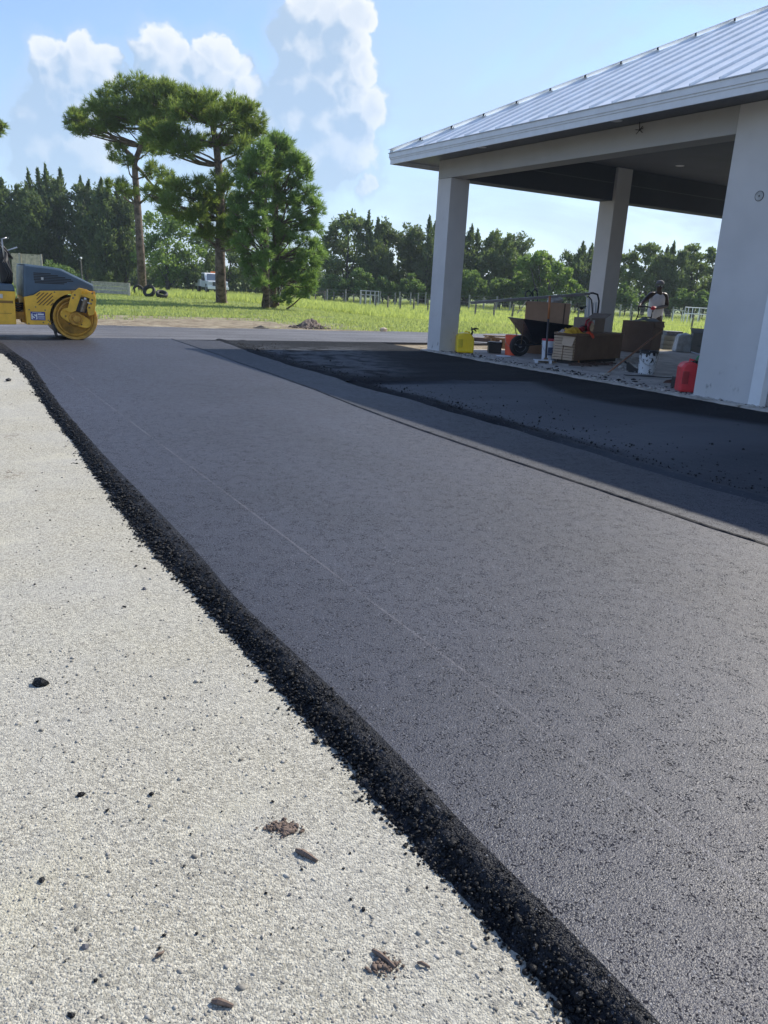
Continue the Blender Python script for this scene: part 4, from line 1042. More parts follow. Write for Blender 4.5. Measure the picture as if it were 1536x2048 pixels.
for yc in (0., -1.82):
    MB().prism([(a+yc, b_) for a, b_ in arm], .49, .53, 'x').obj('hub_bracket', m_yel, rl, bevel=.006)
    MB().lathe([(.115, .53), (.11, .56), (.085, .565), (.08, .545), (.06, .545), (.055, .575), (0, .58)], 24, (0, .01+yc, .345), 'x').obj('hub', m_yel2, rl)
    for a in (20, 95, 160, 230, 300):
        MB().lathe([(.014, 0), (0, .012)], 8, (.53, .01+yc+.2*math.cos(R_(a))*.85, .345+.2*math.sin(R_(a))*.55), 'x').obj('bolt', m_steel, rl)
MB().box(.40, .55, -.345, -.315, .05, .27, tilt=Matrix.Rotation(R_(14), 3, 'X')).obj('scraper', m_blk, rl)
# articulation and rear frame
MB().lathe([(.07, .30), (.07, .62)], 14, (0, -.86, 0), 'z').box(-.12, .12, -1.05, -.75, .33, .42).obj('articulation_joint', m_yel2, rl)
MB().box(.15, .32, -.80, -.74, .25, .42).obj('joint_flange', m_yel2, rl)
MB().box(.10, .30, -.93, -.78, .30, .42).obj('joint_arm', m_yel2, rl)
hs = MB()
for i in range(4): hs.tube([(.25+.03*i, -.93, .46+.035*i), (.27+.03*i, -.84, .43+.04*i), (.24+.03*i, -.75, .47+.03*i)], .016, 7)
hs.obj('hydraulic_hose', m_hose, rl, smooth=True)
rb = [(-2.6, .55), (-2.6, .76), (-.885, .745), (-.885, .66), (-.90, .62), (-.905, .23), (-1.3, .22)]+[(yy_-1.82, zz_) for yy_, zz_ in arc((0, .35), .395, -20, 120)]+[(-2.2, .55)]
MB().prism(rb, -.53, .53, 'x').obj('rear_frame', m_yel, rl, bevel=.008)
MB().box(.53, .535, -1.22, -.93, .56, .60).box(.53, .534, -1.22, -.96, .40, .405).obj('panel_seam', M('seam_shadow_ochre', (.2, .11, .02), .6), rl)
MB().box(.53, .545, -1.14, -1.075, .635, .70).obj('side_lamp', m_silver, rl)
MB().box(-.53, .53, -2.5, -.885, .745, .86, top=.97).obj('platform', m_hood, rl, bevel=.02)
MB().box(-.25, .25, -1.75, -1.30, .86, 1.08).box(-.25, .25, -1.85, -1.72, 1.0, 1.5).obj('seat', m_blk, rl, bevel=.04)
con = [(-1.05, .85), (-.885, .85), (-.875, 1.02), (-.93, 1.30), (-1.0, 1.36), (-1.10, 1.32), (-1.08, 1.1)]
MB().prism(con, -.22, .30, 'x').obj('console', m_blk, rl, bevel=.03)
sw = MB(); wc = Vector((.10, -.97, 1.40)); wa, wb = Vector((1, 0, 0)), Vector((0, .62, -.78))
ring = [wc+wa*.19*math.cos(2*PI*i/24)+wb*.19*math.sin(2*PI*i/24) for i in range(25)]
sw.tube(ring, .016, 6, cap=False); sw.tube([wc-wa*.19, wc+wa*.19], .012, 6); sw.tube([wc, wc+Vector((0, -.06, -.12))], .03, 8)
sw.obj('steering_wheel', m_blk, rl, smooth=True)
MB().tube([(.30, -.98, 1.15), (.30, -1.0, 1.54), (.30, -.93, 1.56)], .014, 7).obj('grab_handle', m_silver, rl, smooth=True)
MB().tube([(.25, -.95, 1.36), (.27, -.78, 1.43)], .011, 6).obj('lever', m_silver, rl)
hs = MB()
for i in range(3): hs.tube([(.42, -1.02+.04*i, .86), (.44, -.96+.03*i, 1.02), (.40, -1.03+.03*i, 1.18), (.33, -.95, 1.32)], .014, 6)
hs.obj('cable_bundle', m_hose, rl, smooth=True)
for x in (-.45, .45):
    MB().tube([(x, -2.0, .8), (x, -2.0, 2.1)], .03, 8).obj('canopy_post', m_blk, rl)
MB().box(-.55, .55, -2.25, -1.0, 2.08, 2.17).obj('canopy', m_blk, rl, bevel=.02)

# ------------------------------------------------------------------ pickup truck far behind the trees
Dt = 76.; tb = at(436, 585, Dt); tb.z = float(gz(tb.x, tb.y))+.2
tk = thing('pickup_truck', 'white work truck with an orange beacon parked beyond the thick pine trunk', 'truck', tb, R_(26))
m_tw = M('truck_white_paint', (.78, .79, .79), .3, var=.03); m_gl = M('dark_tinted_glass', (.10, .13, .17), .12, var=.1, spec=.8)
# front faces -y
MB().box(-.98, .98, -.05, 1.15, .55, 1.18, top=.97).obj('engine_bay', m_tw, tk, bevel=.08)
MB().prism([(1.1, .55), (1.1, 1.15), (1.55, 1.82), (1.75, 1.88), (2.9, 1.88), (3.05, 1.15), (3.05, .55)], -.93, .93, 'x').obj('cab', m_tw, tk, bevel=.06)
MB().add([(-.80, 1.11, 1.20), (.80, 1.11, 1.20), (.70, 1.50, 1.80), (-.70, 1.50, 1.80)], [(0, 1, 2, 3)]).obj('windshield', m_gl, tk)
wsd = bpy.data.objects['windshield']; wsd.location.y = -.02
for s in (-1, 1):
    MB().prism([(1.35, 1.2), (1.7, 1.78), (2.2, 1.78), (2.2, 1.2)], s*.932, s*.94, 'x').obj('side_window', m_gl, tk)
    MB().prism([(2.28, 1.2), (2.28, 1.78), (2.8, 1.76), (2.9, 1.2)], s*.932, s*.94, 'x').obj('side_window', m_gl, tk)
    MB().box(s*1.05-.1, s*1.05+.1, 1.3, 1.38, 1.15, 1.42).obj('mirror', m_blk, tk)
    MB().box(s*.76-.17, s*.76+.17, -.075, -.04, .82, 1.05).obj('headlight', M('headlight_glass', (.5, .52, .55), .2, var=.1), tk)
    for y_ in (.75, 4.3):
        MB().lathe([(.28, -.11), (.39, -.12), (.40, 0), (.39, .12), (.28, .11)], 24, (s*.86, y_, .40), 'x').obj('wheel', m_dark, tk)
        MB().lathe([(.0, s*.10), (.2, s*.125), (.25, s*.10)], 16, (s*.86, y_, .40), 'x').obj('hubcap', m_silver, tk)
        MB().lathe([(.46, -.02), (.46, .02)], 20, (s*.95, y_, .44), 'x').obj('wheel_well', m_blk, tk)
MB().box(-.52, .52, -.09, -.045, .72, 1.08).obj('grille', m_blk, tk)
for z in (.80, .90, 1.0): MB().box(-.48, .48, -.10, -.088, z-.012, z+.012).obj('grille_bar', M('grille_bar_grey', (.15, .16, .18), .4), tk)
MB().box(-1.0, 1.0, -.22, -.05, .42, .68).obj('front_bumper', m_tw, tk, bevel=.04)
MB().box(-1.0, 1.0, 3.1, 5.5, .6, 1.25).obj('bed', m_tw, tk, bevel=.03)
MB().box(-.25, .25, 1.9, 2.1, 1.885, 2.03, top=.8).obj('beacon', M('orange_beacon', (.85, .20, .03), .3, var=.1), tk)

# ------------------------------------------------------------------ fences and yard things
def tilt_rand(a=.04): return Matrix.Rotation(random.uniform(-a, a), 3, 'X') @ Matrix.Rotation(random.uniform(-a, a), 3, 'Y')
m_post = M('weathered_post', (.13, .115, .10), .9, var=.35, scale=12, col2=(.24, .22, .19))
m_wire = M('fence_wire', (.25, .25, .24), .5, metal=.6)
m_wood = M('weathered_planks', (.46, .43, .37), .9, var=.25, scale=9, stain=.3)
m_tan = M('tan_fence_boards', (.58, .50, .36), .9, var=.22, scale=6, stain=.25)
fb = [(600,597),(616,599),(631,601),(648,604),(667,605),(686,607),(707,610),(728,614),(751,617),(775,620),(800,622),(827,623),(855,626),(886,628),(918,630),(950,632),(987,635),(1024,639),(1064,642),(1108,646),(1154,650),(1205,652),(1260,655),(1320,658),(1382,662),(1450,666),(1520,670)]
def gpt(px, py):
    p = gp(px, py, -.3)
    for _ in range(8): p = gp(px, py, float(gz(p.x, p.y)))
    return p
pf = [gpt(*p) for p in fb]
fen = thing('post_fence', 'low wire fence of dark slim posts crossing the meadow', 'fence', pf[0])
for i, p in enumerate(pf):
    if fb[i][0] > 1000 and fb[i][0] < 1130 and fb[i][0] != 1024: pass
    q = p-pf[0]; MB().box(q.x-.045, q.x+.045, q.y-.045, q.y+.045, q.z-.15, q.z+.98, rz=random.random(), tilt=tilt_rand(.05)).obj('post', m_post, fen)
for h in (.3, .6, .9):
    MB().tube([p-pf[0]+Vector((0, -.05, h)) for p in pf], .006, 4).obj('wire', m_wire, fen)
ff = [(560,600),(590,600),(619,600),(654,600),(691,601),(722,601),(760,601),(790,602),(799,602),(821,603),(836,604),(851,604),(880,606),(910,607),(938,609),(967,611),(993,613),(1020,614),(1060,616),(1100,618),(1140,620),(1180,622),(1240,625),(1261,626),(1300,627),(1345,629),(1400,631),(1450,633)]
Df = 72.
pf2 = [at(x, y, Df) for x, y in ff]
for p in pf2: p.z = float(gz(p.x, p.y))
fe2 = thing('wire_fence', 'far mesh fence of pale posts in front of the right hand trees', 'fence', pf2[0])
m_post2 = M('pale_posts', (.30, .29, .26), .9, var=.3, scale=9)
for p in pf2:
    q = p-pf2[0]; MB().box(q.x-.06, q.x+.06, -.05, .05, q.z-.1, q.z+random.uniform(1.2, 1.35)).obj('post', m_post2, fe2)
for h in (.2, .45, .7, .95, 1.2):
    MB().tube([p-pf2[0]+Vector((0, -.06, h)) for p in pf2], .012, 4).obj('wire', M('far_wire_grey', (.12, .13, .13), .6), fe2)
# tubular gate frames
def frame(name, label, cat, x0, x1, y0, y1, D, xs=(), ymids=(), mat=None, r=.025, depth=0):
    b = at((x0+x1)/2, y1, D); b.z = float(gz(b.x, b.y)); tg = thing(name, label, cat, b)
    a = at(x0, y0, D)-b; c = at(x1, y0, D)-b; H = (a.z+c.z)/2
    for i in range(2 if depth else 1):
        dy = i*depth
        MB().tube([(a.x, dy, -.05), (a.x, dy, H), (c.x, dy, H), (c.x, dy, -.05)], r, 6).obj('frame_tube', mat, tg)
        for f in xs: MB().tube([(a.x+(c.x-a.x)*f, dy, -.05), (a.x+(c.x-a.x)*f, dy, H)], r*.8, 6).obj('upright', mat, tg)
        for f in ymids: MB().tube([(a.x, dy, H*f), (c.x, dy, H*f)], r*.8, 6).obj('rail', mat, tg)
    if depth:
        for x in (a.x, c.x): MB().tube([(x, 0, H), (x, depth, H)], r, 6).obj('rail', mat, tg)
m_galv = M('galvanised_tube', (.42, .43, .43), .45, metal=.4)
frame('metal_gate', 'square grey tubular pen standing in the meadow before the trees', 'pen', 721, 757, 582, 601, 66., (.3, .55, .8), (.75,), m_galv, .035, 1.2)
frame('white_rail', 'long white two rail frame beside the white wall pier', 'rail', 1371, 1416, 615.5, 629, 66., (.15, .33, .63), (.62,), m_white, .04)
frame('white_rail', 'short white rail between posts right of the worker', 'rail', 1348, 1366, 620, 631, 66., (), (), m_white, .03)
frame('wood_gate', 'small gate of dark posts and one rail near the young pines', 'gate', 631, 650, 582, 603, 60., (), (.85,), m_post, .05)
# tan board fence panel behind the roller
Dp = 43.; pa, pb_ = at(30, 600, Dp), at(88, 600, Dp); base = Vector(((pa.x+pb_.x)/2, Dp, -.06))
tp_ = thing('board_fence', 'tan vertical board fence panel behind the roller', 'fence', base, R_(3))
wid = pb_.x-pa.x; nb = 12; H = at(60, 509, Dp).z+.06
for i in range(nb):
    x0 = -wid/2+wid*i/nb
    MB().box(x0+.004, x0+wid/nb-.004, -.012, .012, -.03, H-.03+random.uniform(-.02, .02), tilt=tilt_rand(.006)).obj('board', m_tan, tp_)
for x in (-wid*.22, wid/2): MB().box(x-.04, x+.04, -.06, -.02, -.05, H+.05).obj('post', m_wood, tp_)
MB().box(-wid/2, wid/2, -.016, .04, H-.02, H+.015).obj('top_rail', m_tan, tp_)
# low plank wall
Dw = 41.; pa, pb_ = at(185, 592, Dw), at(260, 592, Dw); base = Vector(((pa.x+pb_.x)/2, Dw, -.06))
tw_ = thing('plank_wall', 'low weathered grey plank wall between the roller and the leaning pine', 'fence', base, R_(2))
wid = pb_.x-pa.x; H = .62
for i in range(3): MB().box(-wid/2, wid/2, -.02, .02, .07+i*H/3.3, .07+(i+1)*H/3.3-.015).obj('plank', m_wood, tw_)
for x in (-wid/2+.05, wid/2-.04): MB().box(x-.06, x+.06, -.07, -.021, -.08, H+.02).obj('post', m_wood, tw_)
MB().box(-wid/2, wid/2, -.05, .05, H-.015, H+.02).obj('cap_board', m_wood, tw_)
# thin pole with a lamp by the cedars
pb0 = at(165, 562, 60.); pb0.z = float(gz(pb0.x, pb0.y)); pl = thing('utility_pole', 'thin pole with a small white lamp under the cedars', 'pole', pb0)
MB().tube([(0, 0, -.1), (-.04, 0, 2.35)], .045, 7).obj('post', m_post, pl)
MB().blob((.02, -.08, 2.25), .1, 3).obj('lamp', m_white, pl)
# tyres at the pine foot
def tyre(label, px, py, D, tiltm, r=.3):
    b = at(px, py, D); b.z = -.06; tt_ = thing('tyre', label, 'tyre', b, 0, 'old tyres dumped round the pine trunk')
    mb = MB(); mb.m = Matrix.Translation((0, 0, .0)) @ tiltm.to_4x4()
    prof = [(r*.58, -.07), (r*.72, -.10), (r*.95, -.095), (r, -.06), (r, .06), (r*.95, .095), (r*.72, .10), (r*.58, .07), (r*.56, 0), (r*.58, -.07)]
    n = 24; vs = [(a*math.cos(2*PI*j/n), a*math.sin(2*PI*j/n), z) for a, z in prof for j in range(n)]
    fs = [(i*n+j, i*n+(j+1) % n, (i+1)*n+(j+1) % n, (i+1)*n+j) for i in range(len(prof)-1) for j in range(n)]
    mb.add(vs, fs); o = mb.obj('tread', m_dark, tt_, smooth=True); zmin = min(v[2] for v in mb.v); o.location.z = -zmin-.02
tyre('old tyre standing half behind the trunk of the leaning pine', 277, 598, 43., Matrix.Rotation(R_(78), 3, 'X') @ Matrix.Rotation(R_(30), 3, 'Y'), .29)
tyre('old tyre leaning upright in front of the pine trunk, the middle one', 299, 599, 41., Matrix.Rotation(R_(60), 3, 'X') @ Matrix.Rotation(R_(-8), 3, 'Y'), .33)
tyre('old tyre lying nearly flat, the farthest right of the three', 324, 599, 40.5, Matrix.Rotation(R_(24), 3, 'X') @ Matrix.Rotation(R_(14), 3, 'Y'), .30)
# dirt heap and stone block by the road edge
def mound(name, label, cat, c, rx, ry, h, mat, n=26, seed=1, group=None, kind=None):
    gx_, gy_ = np.meshgrid(np.linspace(-1, 1, n), np.linspace(-1, 1, n)); r = np.sqrt(gx_**2+gy_**2)
    z = h*np.clip(1-r, 0, 1)**1.15*(.55+.9*fbm(gx_, gy_, 2.2, seed))+h*.5*(fbm(gx_, gy_, 9., seed+3)-.5)*(1-sstep(r, .7, 1))-.02
    V = np.stack([gx_*rx, gy_*ry, z], -1).reshape(-1, 3); idx = np.arange(n*n).reshape(n, n)
    o = np_mesh(name, V, np.stack([idx[:-1, :-1], idx[:-1, 1:], idx[1:, 1:], idx[1:, :-1]], -1).reshape(-1, 4), mat)
    o.location = c; return tag(o, label, cat, group, kind)
m_dirt = M('heaped_earth', (.13, .095, .075), .95, var=.4, scale=9, bump=.03, bscale=25, col2=(.25, .2, .165))
mound('dirt_heap', 'heap of brown earth on the grass edge of the road', 'dirt heap', gp(620, 656, -.06), .50, .45, .26, m_dirt, n=44, seed=5)
n = 500; c_ = gp(620, 656, -.06); aa = rng.uniform(0, 2*PI, n); q_ = rng.random(n)**.6*1.15
tag(rocks('earth_crumbs', np.c_[c_.x+np.cos(aa)*q_*.5, c_.y+np.sin(aa)*q_*.45, -.05+.16*np.clip(1-q_, 0, 1)], rng.gamma(2, .007, n)+.006, M('heaped_earth', (.13, .095, .075))), 'crumbs of earth and pale stone over the brown heap', 'earth crumbs', kind='stuff')
mound('dirt_clods', 'small dark clods on the road edge left of the earth heap', 'dirt heap', gp(522, 656, -.05), .26, .2, .08, M('dark_earth', (.05, .045, .04), .95, var=.3), seed=9)
sb_ = MB().blob((0, 0, .045), (.12, .09, .075), 12, 1, .2).obj('stone_block', M('pale_limestone', (.55, .46, .36), .9, var=.25, scale=7)); sb_.location = gp(767, 663, -.04)
tag(sb_, 'pale tan stone block lying alone on the grass edge', 'stone')
# dark streak and chunks on the pale ground: individually visible lumps
lumps = [('largest black asphalt lump, at the left of the pale ground', 83, 1369, .030, 0), ('flat grey lump close to the driveway edge, high up', 289, 1179, .0165, 1), ('small black crumb left of the flat grey lump', 249, 1214, .010, 0),
         ('black lump below the middle of the left edge', 162, 1591, .0135, 0), ('round black lump at the lower left', 84, 1762, .0105, 0), ('slate coloured pebble near the bottom left', 170, 1895, .011, 1),
         ('dark ring shaped scrap high on the pale ground', 18, 762, .055, 0), ('black crumb at the bottom edge', 143, 2032, .009, 0), ('grey pebble right of centre at the bottom', 580, 1790, .009, 1), ('black crumb touching the shoulder, in the middle of its length', 394, 1204, .014, 0)]
for i, (lb, x, y, r, kk) in enumerate(lumps):
    o = MB().blob((0, 0, r*.2), (r*.75, r*.55, r*.42), 20+i, 1, .28).obj('asphalt_lump', m_chunk if kk == 0 else M('slate_stone', (.12, .12, .13), .8, var=.3, scale=60)); o.location = gp(x, y, -.05); o.rotation_euler.z = i*1.3
    tag(o, lb, 'asphalt lump', 'asphalt lumps on the pale ground')
twg = [('brown stick shaped scrap of bark in the lower middle', (592, 1700), (634, 1722), .007), ('broken brown bark piece near the bottom', (424, 2002), (466, 2012), .006), ('thin brown bark chip below the wet stain', (745, 1900), (790, 1935), .005), ('small brown twig right of the bark chip', (835, 1925), (860, 1935), .0035), ('tiny brown splinter at the bottom left centre', (310, 1915), (328, 1902), .0035)]
m_twig = M('brown_bark_scrap', (.13, .095, .075), .9, var=.4, scale=80)
for lb, p, q, r in twg:
    a, b_ = gp(p[0], p[1], -.046), gp(q[0], q[1], -.046); mb = MB(); dd = b_-a
    mb.tube([Vector((0, 0, 0)), dd*.3+Vector((0, 0, .003)), dd*.65+Vector((.002, 0, .001)), dd], [r*.6, r, r*.8, r*.5], 6)
    o = mb.obj('bark_scrap', m_twig); o.location = a; tag(o, lb, 'bark scrap', 'bark scraps on the pale ground')
# brown crumbly stain patch
n = 160; c_ = gp(565, 1658, -.05); P3 = np.c_[c_.x+rng.normal(0, .022, n), c_.y+rng.normal(0, .012, n), np.full(n, -.047)]
tag(rocks('dirt_crumbs', P3, rng.gamma(2, .0011, n)+.0012, m_twig, squash=.5), 'patch of brown crumbs above the bark stick', 'dirt crumbs', kind='stuff')
n = 90; c_ = gp(770, 1935, -.05); P3 = np.c_[c_.x+rng.normal(0, .014, n), c_.y+rng.normal(0, .010, n), np.full(n, -.047)]
tag(rocks('dirt_crumbs', P3, rng.gamma(2, .0010, n)+.001, m_twig, squash=.5), 'brown crumbs round the bark chip near the bottom', 'dirt crumbs', kind='stuff')

# ------------------------------------------------------------------ things under the pavilion
ZS = .014
def place(px, py, z=ZS): return gp(px, py, z)
m_ycan = M('yellow_fuel_plastic', (.95, .66, .02), .4, var=.06); m_rcan = M('red_fuel_plastic', (.72, .05, .06), .45, var=.1)
def jerry(name, label, p, rz, w, d, h, mat, spoutmat, capmat=None):
    t_ = thing(name, label, 'fuel can', p, rz)
    # left-end block carries the handle recess's shade in its darker colour, rounded shoulders
    prof = [(-w/2, 0), (w/2, 0), (w/2+.005, .04), (w/2, h*.72), (w/2-.05, h*.93), (w/2-.10, h*.97), (-w/2+.12, h), (-w/2+.03, h*.94), (-w/2-.003, h*.80)]
    MB().prism(prof, -d/2, d/2, 'y').obj('body', mat, t_, bevel=.03)
    MB().box(-w/2+.02, -w/2+.10, -d/2-.012, -d/2+.02, h*.27, h*.68).obj('recess_shade', M(mat.name+'_shade', tuple(x*.8 for x in mat.node_tree.nodes['Principled BSDF'].inputs[0].default_value[:3]) if False else ((.70, .52, .02) if 'yellow' in mat.name else (.42, .03, .035)), .45), t_, bevel=.008)
    for i in range(4): 
        x = -w/2+.16+i*(w-.2)/4.2
        MB().box(x, x+.012, -d/2-.006, -d/2+.01, h*.10, h*.80).obj('rib', mat, t_, bevel=.004)
    MB().tube([(-w*.05, 0, h*.93), (-w*.02, 0, h+.02), (w*.22, 0, h+.005), (w*.26, 0, h*.9)], .016, 8).obj('carry_handle', mat, t_, smooth=True)
    return t_
y_ = jerry('fuel_can', 'yellow plastic fuel can with a black nozzle beside the corner column', place(928, 705), R_(4), .32, .24, .37, m_ycan, m_blk)
nz = MB().tube([(.11, 0, .33), (.13, 0, .39), (.11, 0, .43), (.17, 0, .45), (.24, 0, .445)], [.022, .018, .02, .018, .012], 8).tube([(.13, 0, .42), (.10, 0, .47)], .014, 6).tube([(.15, 0, .44), (.20, 0, .40)], .012, 6)
nz.obj('nozzle', m_blk, y_, smooth=True)
r_ = jerry('fuel_can', 'red plastic fuel can against the white wall pier', place(1371, 783), R_(-4), .25, .24, .40, m_rcan, m_blk)
MB().lathe([(.035, .0), (.035, .035), (.028, .04)], 14, (.06, 0, .37)).obj('cap', m_blk, r_)
MB().tube([(.07, 0, .40), (.085, -.01, .46), (.12, -.01, .475)], [.016, .014, .012], 8).obj('spout', M('green_spout', (.10, .32, .16), .5), r_, smooth=True)
bx_ = thing('storage_box', 'small black lidded box between the yellow can and orange bucket', 'box', place(988, 706), R_(2))
MB().box(-.12, .12, -.09, .09, 0, .19, top=1.05).obj('shell', m_blk, bx_, bevel=.008)
MB().box(-.13, .13, -.10, .10, .191, .212).obj('lid', m_blk, bx_, bevel=.006)
MB().tube([(-.13, -.05, .15), (-.145, 0, .20), (-.13, .05, .15)], .006, 6).obj('handle', m_blk, bx_)
def bucket(name, label, p, r, h, mat, rimmat=None, lid=None, ribs=3, bail=True):
    t_ = thing(name, label, 'bucket', p)
    MB().lathe([(r*.80, 0), (r*.84, .006), (r*.97, h*.78), (r*.985, h), (r*.93, h), (r*.80, .03), (0, .03)], 32).obj('pail', mat, t_, smooth=False, bevel=.002)
    for i in range(ribs):
        z = h*(.80+.065*i); MB().lathe([(r*.97, z), (r*1.05, z+.003), (r*1.05, z+.009), (r*.97, z+.012)], 32).obj('rib', rimmat or mat, t_)
    if lid: MB().lathe([(r*1.03, h-.01), (r*1.06, h+.004), (r*1.0, h+.018), (r*.9, h+.012), (0, h+.012)], 32).obj('lid', lid, t_)
    if bail:
        MB().tube([(-r*1.05*math.cos(a), -.02-r*1.02*math.sin(a), h*.82-.16*math.sin(a)) for a in [PI*i/12 for i in range(13)]], .004, 5).obj('bail', m_silver, t_)
    return t_
m_orange = M('orange_bucket_plastic', (.90, .13, .06), .4, var=.07); m_wbk = M('white_bucket_plastic', (.62, .65, .70), .45, var=.06)
ob = bucket('bucket', 'orange bucket half hidden behind the barrow wheel', place(1023, 710), .15, .37, m_orange)
MB().box(-.04, .03, -.143, -.139, .12, .19).obj('label_print', M('bucket_print_white', (.72, .6, .55), .5), ob)
wb_ = bucket('bucket', 'white bucket with a red lid left of the long carton', place(1096, 721), .14, .36, m_wbk, lid=M('red_lid_plastic', (.55, .05, .07), .4, var=.1))
MB().prism([(-.05, .10), (.05, .10), (.05, .24), (-.05, .24)], -.1445, -.141, 'y').obj('label_print', M('bucket_print_navy', (.05, .08, .16), .5, var=.3, scale=30), wb_)
ma, t, b = newmat('tar_splashed_white')
tc = t.n('ShaderNodeTexCoord').outputs['Object']; f = t.noise(t.vmath('MULTIPLY', tc, (1, 1, .55)), 26., 4., .6, .6)
sp = t.n('ShaderNodeSeparateXYZ'); t.l(tc, sp.inputs[0]); f = t.math('ADD', f, t.ss(sp.outputs[2], .26, .36, 0, .22))
t.l(t.mix(t.ss(f, .55, .60), c4((.68, .70, .72)), c4((.018, .02, .025))), b.inputs['Base Color']); b.inputs['Roughness'].default_value = .45
tbk = bucket('bucket', 'white bucket splashed all over with black tar, alone on the floor', place(1292, 748), .15, .37, ma, bail=True)

# wheelbarrow: nose to the left
wbw = thing('wheelbarrow', 'black wheelbarrow with its wheel to the left, in front of a hand truck', 'wheelbarrow', place(1037, 712), R_(16))
m_tray = M('black_tray_steel', (.014, .018, .026), .42, var=.25, scale=4)
def frust(b0, b1, y0, y1, z0, t0, t1, ty0, ty1, z1a, z1b):
    return [(b0, y0, z0), (b1, y0, z0), (b1, y1, z0), (b0, y1, z0), (t0, ty0, z1a), (t1, ty0, z1b), (t1, ty1, z1b), (t0, ty1, z1a)]
o_ = frust(.22, .72, -.20, .20, .26, -.13, .92, -.33, .33, .68, .60)
i_ = frust(.23, .71, -.19, .19, .275, -.115, .905, -.315, .315, .681, .601)
MB().add(o_+i_, [(0, 3, 2, 1), (0, 1, 5, 4), (1, 2, 6, 5), (2, 3, 7, 6), (3, 0, 4, 7), (8, 9, 10, 11), (8, 12, 13, 9), (9, 13, 14, 10), (10, 14, 15, 11), (11, 15, 12, 8), (4, 5, 13, 12), (5, 6, 14, 13), (6, 7, 15, 14), (7, 4, 12, 15)]).obj('tray', m_tray, wbw)
MB().tube([(-.13, -.33, .68), (.92, -.33, .60), (.92, .33, .60), (-.13, .33, .68), (-.13, -.33, .68)], .012, 6, cap=False).obj('tray_rim', m_tray, wbw)
n = 28; tyv = MB(); prof = [(.115, -.035), (.15, -.05), (.185, -.04), (.195, 0), (.185, .04), (.15, .05), (.115, .035)]
tyv.lathe(prof+[(.11, 0)], n, (0, 0, .19), 'y'); tyv.obj('wheel_tyre', m_dark, wbw)
MB().lathe([(.0, -.04), (.035, -.045), (.04, -.02), (.10, -.012), (.118, -.04), (.12, .0), (.118, .04), (.1, .012), (.04, .02), (0, .04)], 20, (0, 0, .19), 'y').obj('wheel_rim', M('rim_grey', (.38, .40, .44), .4, metal=.4), wbw)
for s in (-1, 1):
    MB().tube([(-.09, s*.06, .20), (.0, s*.07, .20), (.40, s*.17, .25), (1.35, s*.28, .50)], .018, 7).obj('handle_rail', m_tray, wbw, smooth=True)
    MB().tube([(.55, s*.19, .27), (.62, s*.20, .01), (.78, s*.20, .01), (.72, s*.2, .30)], .014, 6).obj('leg', m_tray, wbw)
    MB().tube([(.0, s*.06, .2), (-.06, s*.22, .63)], .010, 6).obj('tray_brace', m_steel, wbw)
MB().tube([(-.11, -.08, .215), (-.11, .08, .215)], .012, 6).obj('nose_guard', m_silver, wbw)
# hand truck standing behind the tray
ht = thing('hand_truck', 'dark green hand truck with curled handles behind the barrow tray', 'hand truck', place(1071, 706), R_(0))
k0 = place(1071, 706); Dh = k0.y+.35
def HT(px, py, dy=0.): return at(px, py, Dh+dy)-k0
m_ht = M('dark_green_enamel', (.02, .035, .032), .4, var=.2)
for x in (1066.5, 1075):
    MB().tube([HT(x-1, 700), HT(x-.5, 640), HT(x, 596), HT(x-.5, 586)], .014, 7).obj('rail', m_ht, ht, smooth=True)
MB().tube([HT(1075, 590), HT(1074, 581), HT(1069, 578), HT(1065, 583), HT(1066, 596)], .016, 7).obj('top_loop', m_ht, ht, smooth=True)
MB().tube([HT(1064, 606), HT(1056, 600), HT(1051, 592), HT(1052, 584), HT(1058, 581), HT(1063, 586), HT(1061, 592), HT(1057, 591)], .016, 7).obj('curled_handle', m_ht, ht, smooth=True)
for y in (610, 643, 670): MB().tube([HT(1066, y), HT(1075, y)], .012, 6).obj('crossbar', m_ht, ht)
MB().box(HT(1060, 703).x, HT(1082, 703).x, .25, .55, .0, .012).obj('toe_plate', m_ht, ht)
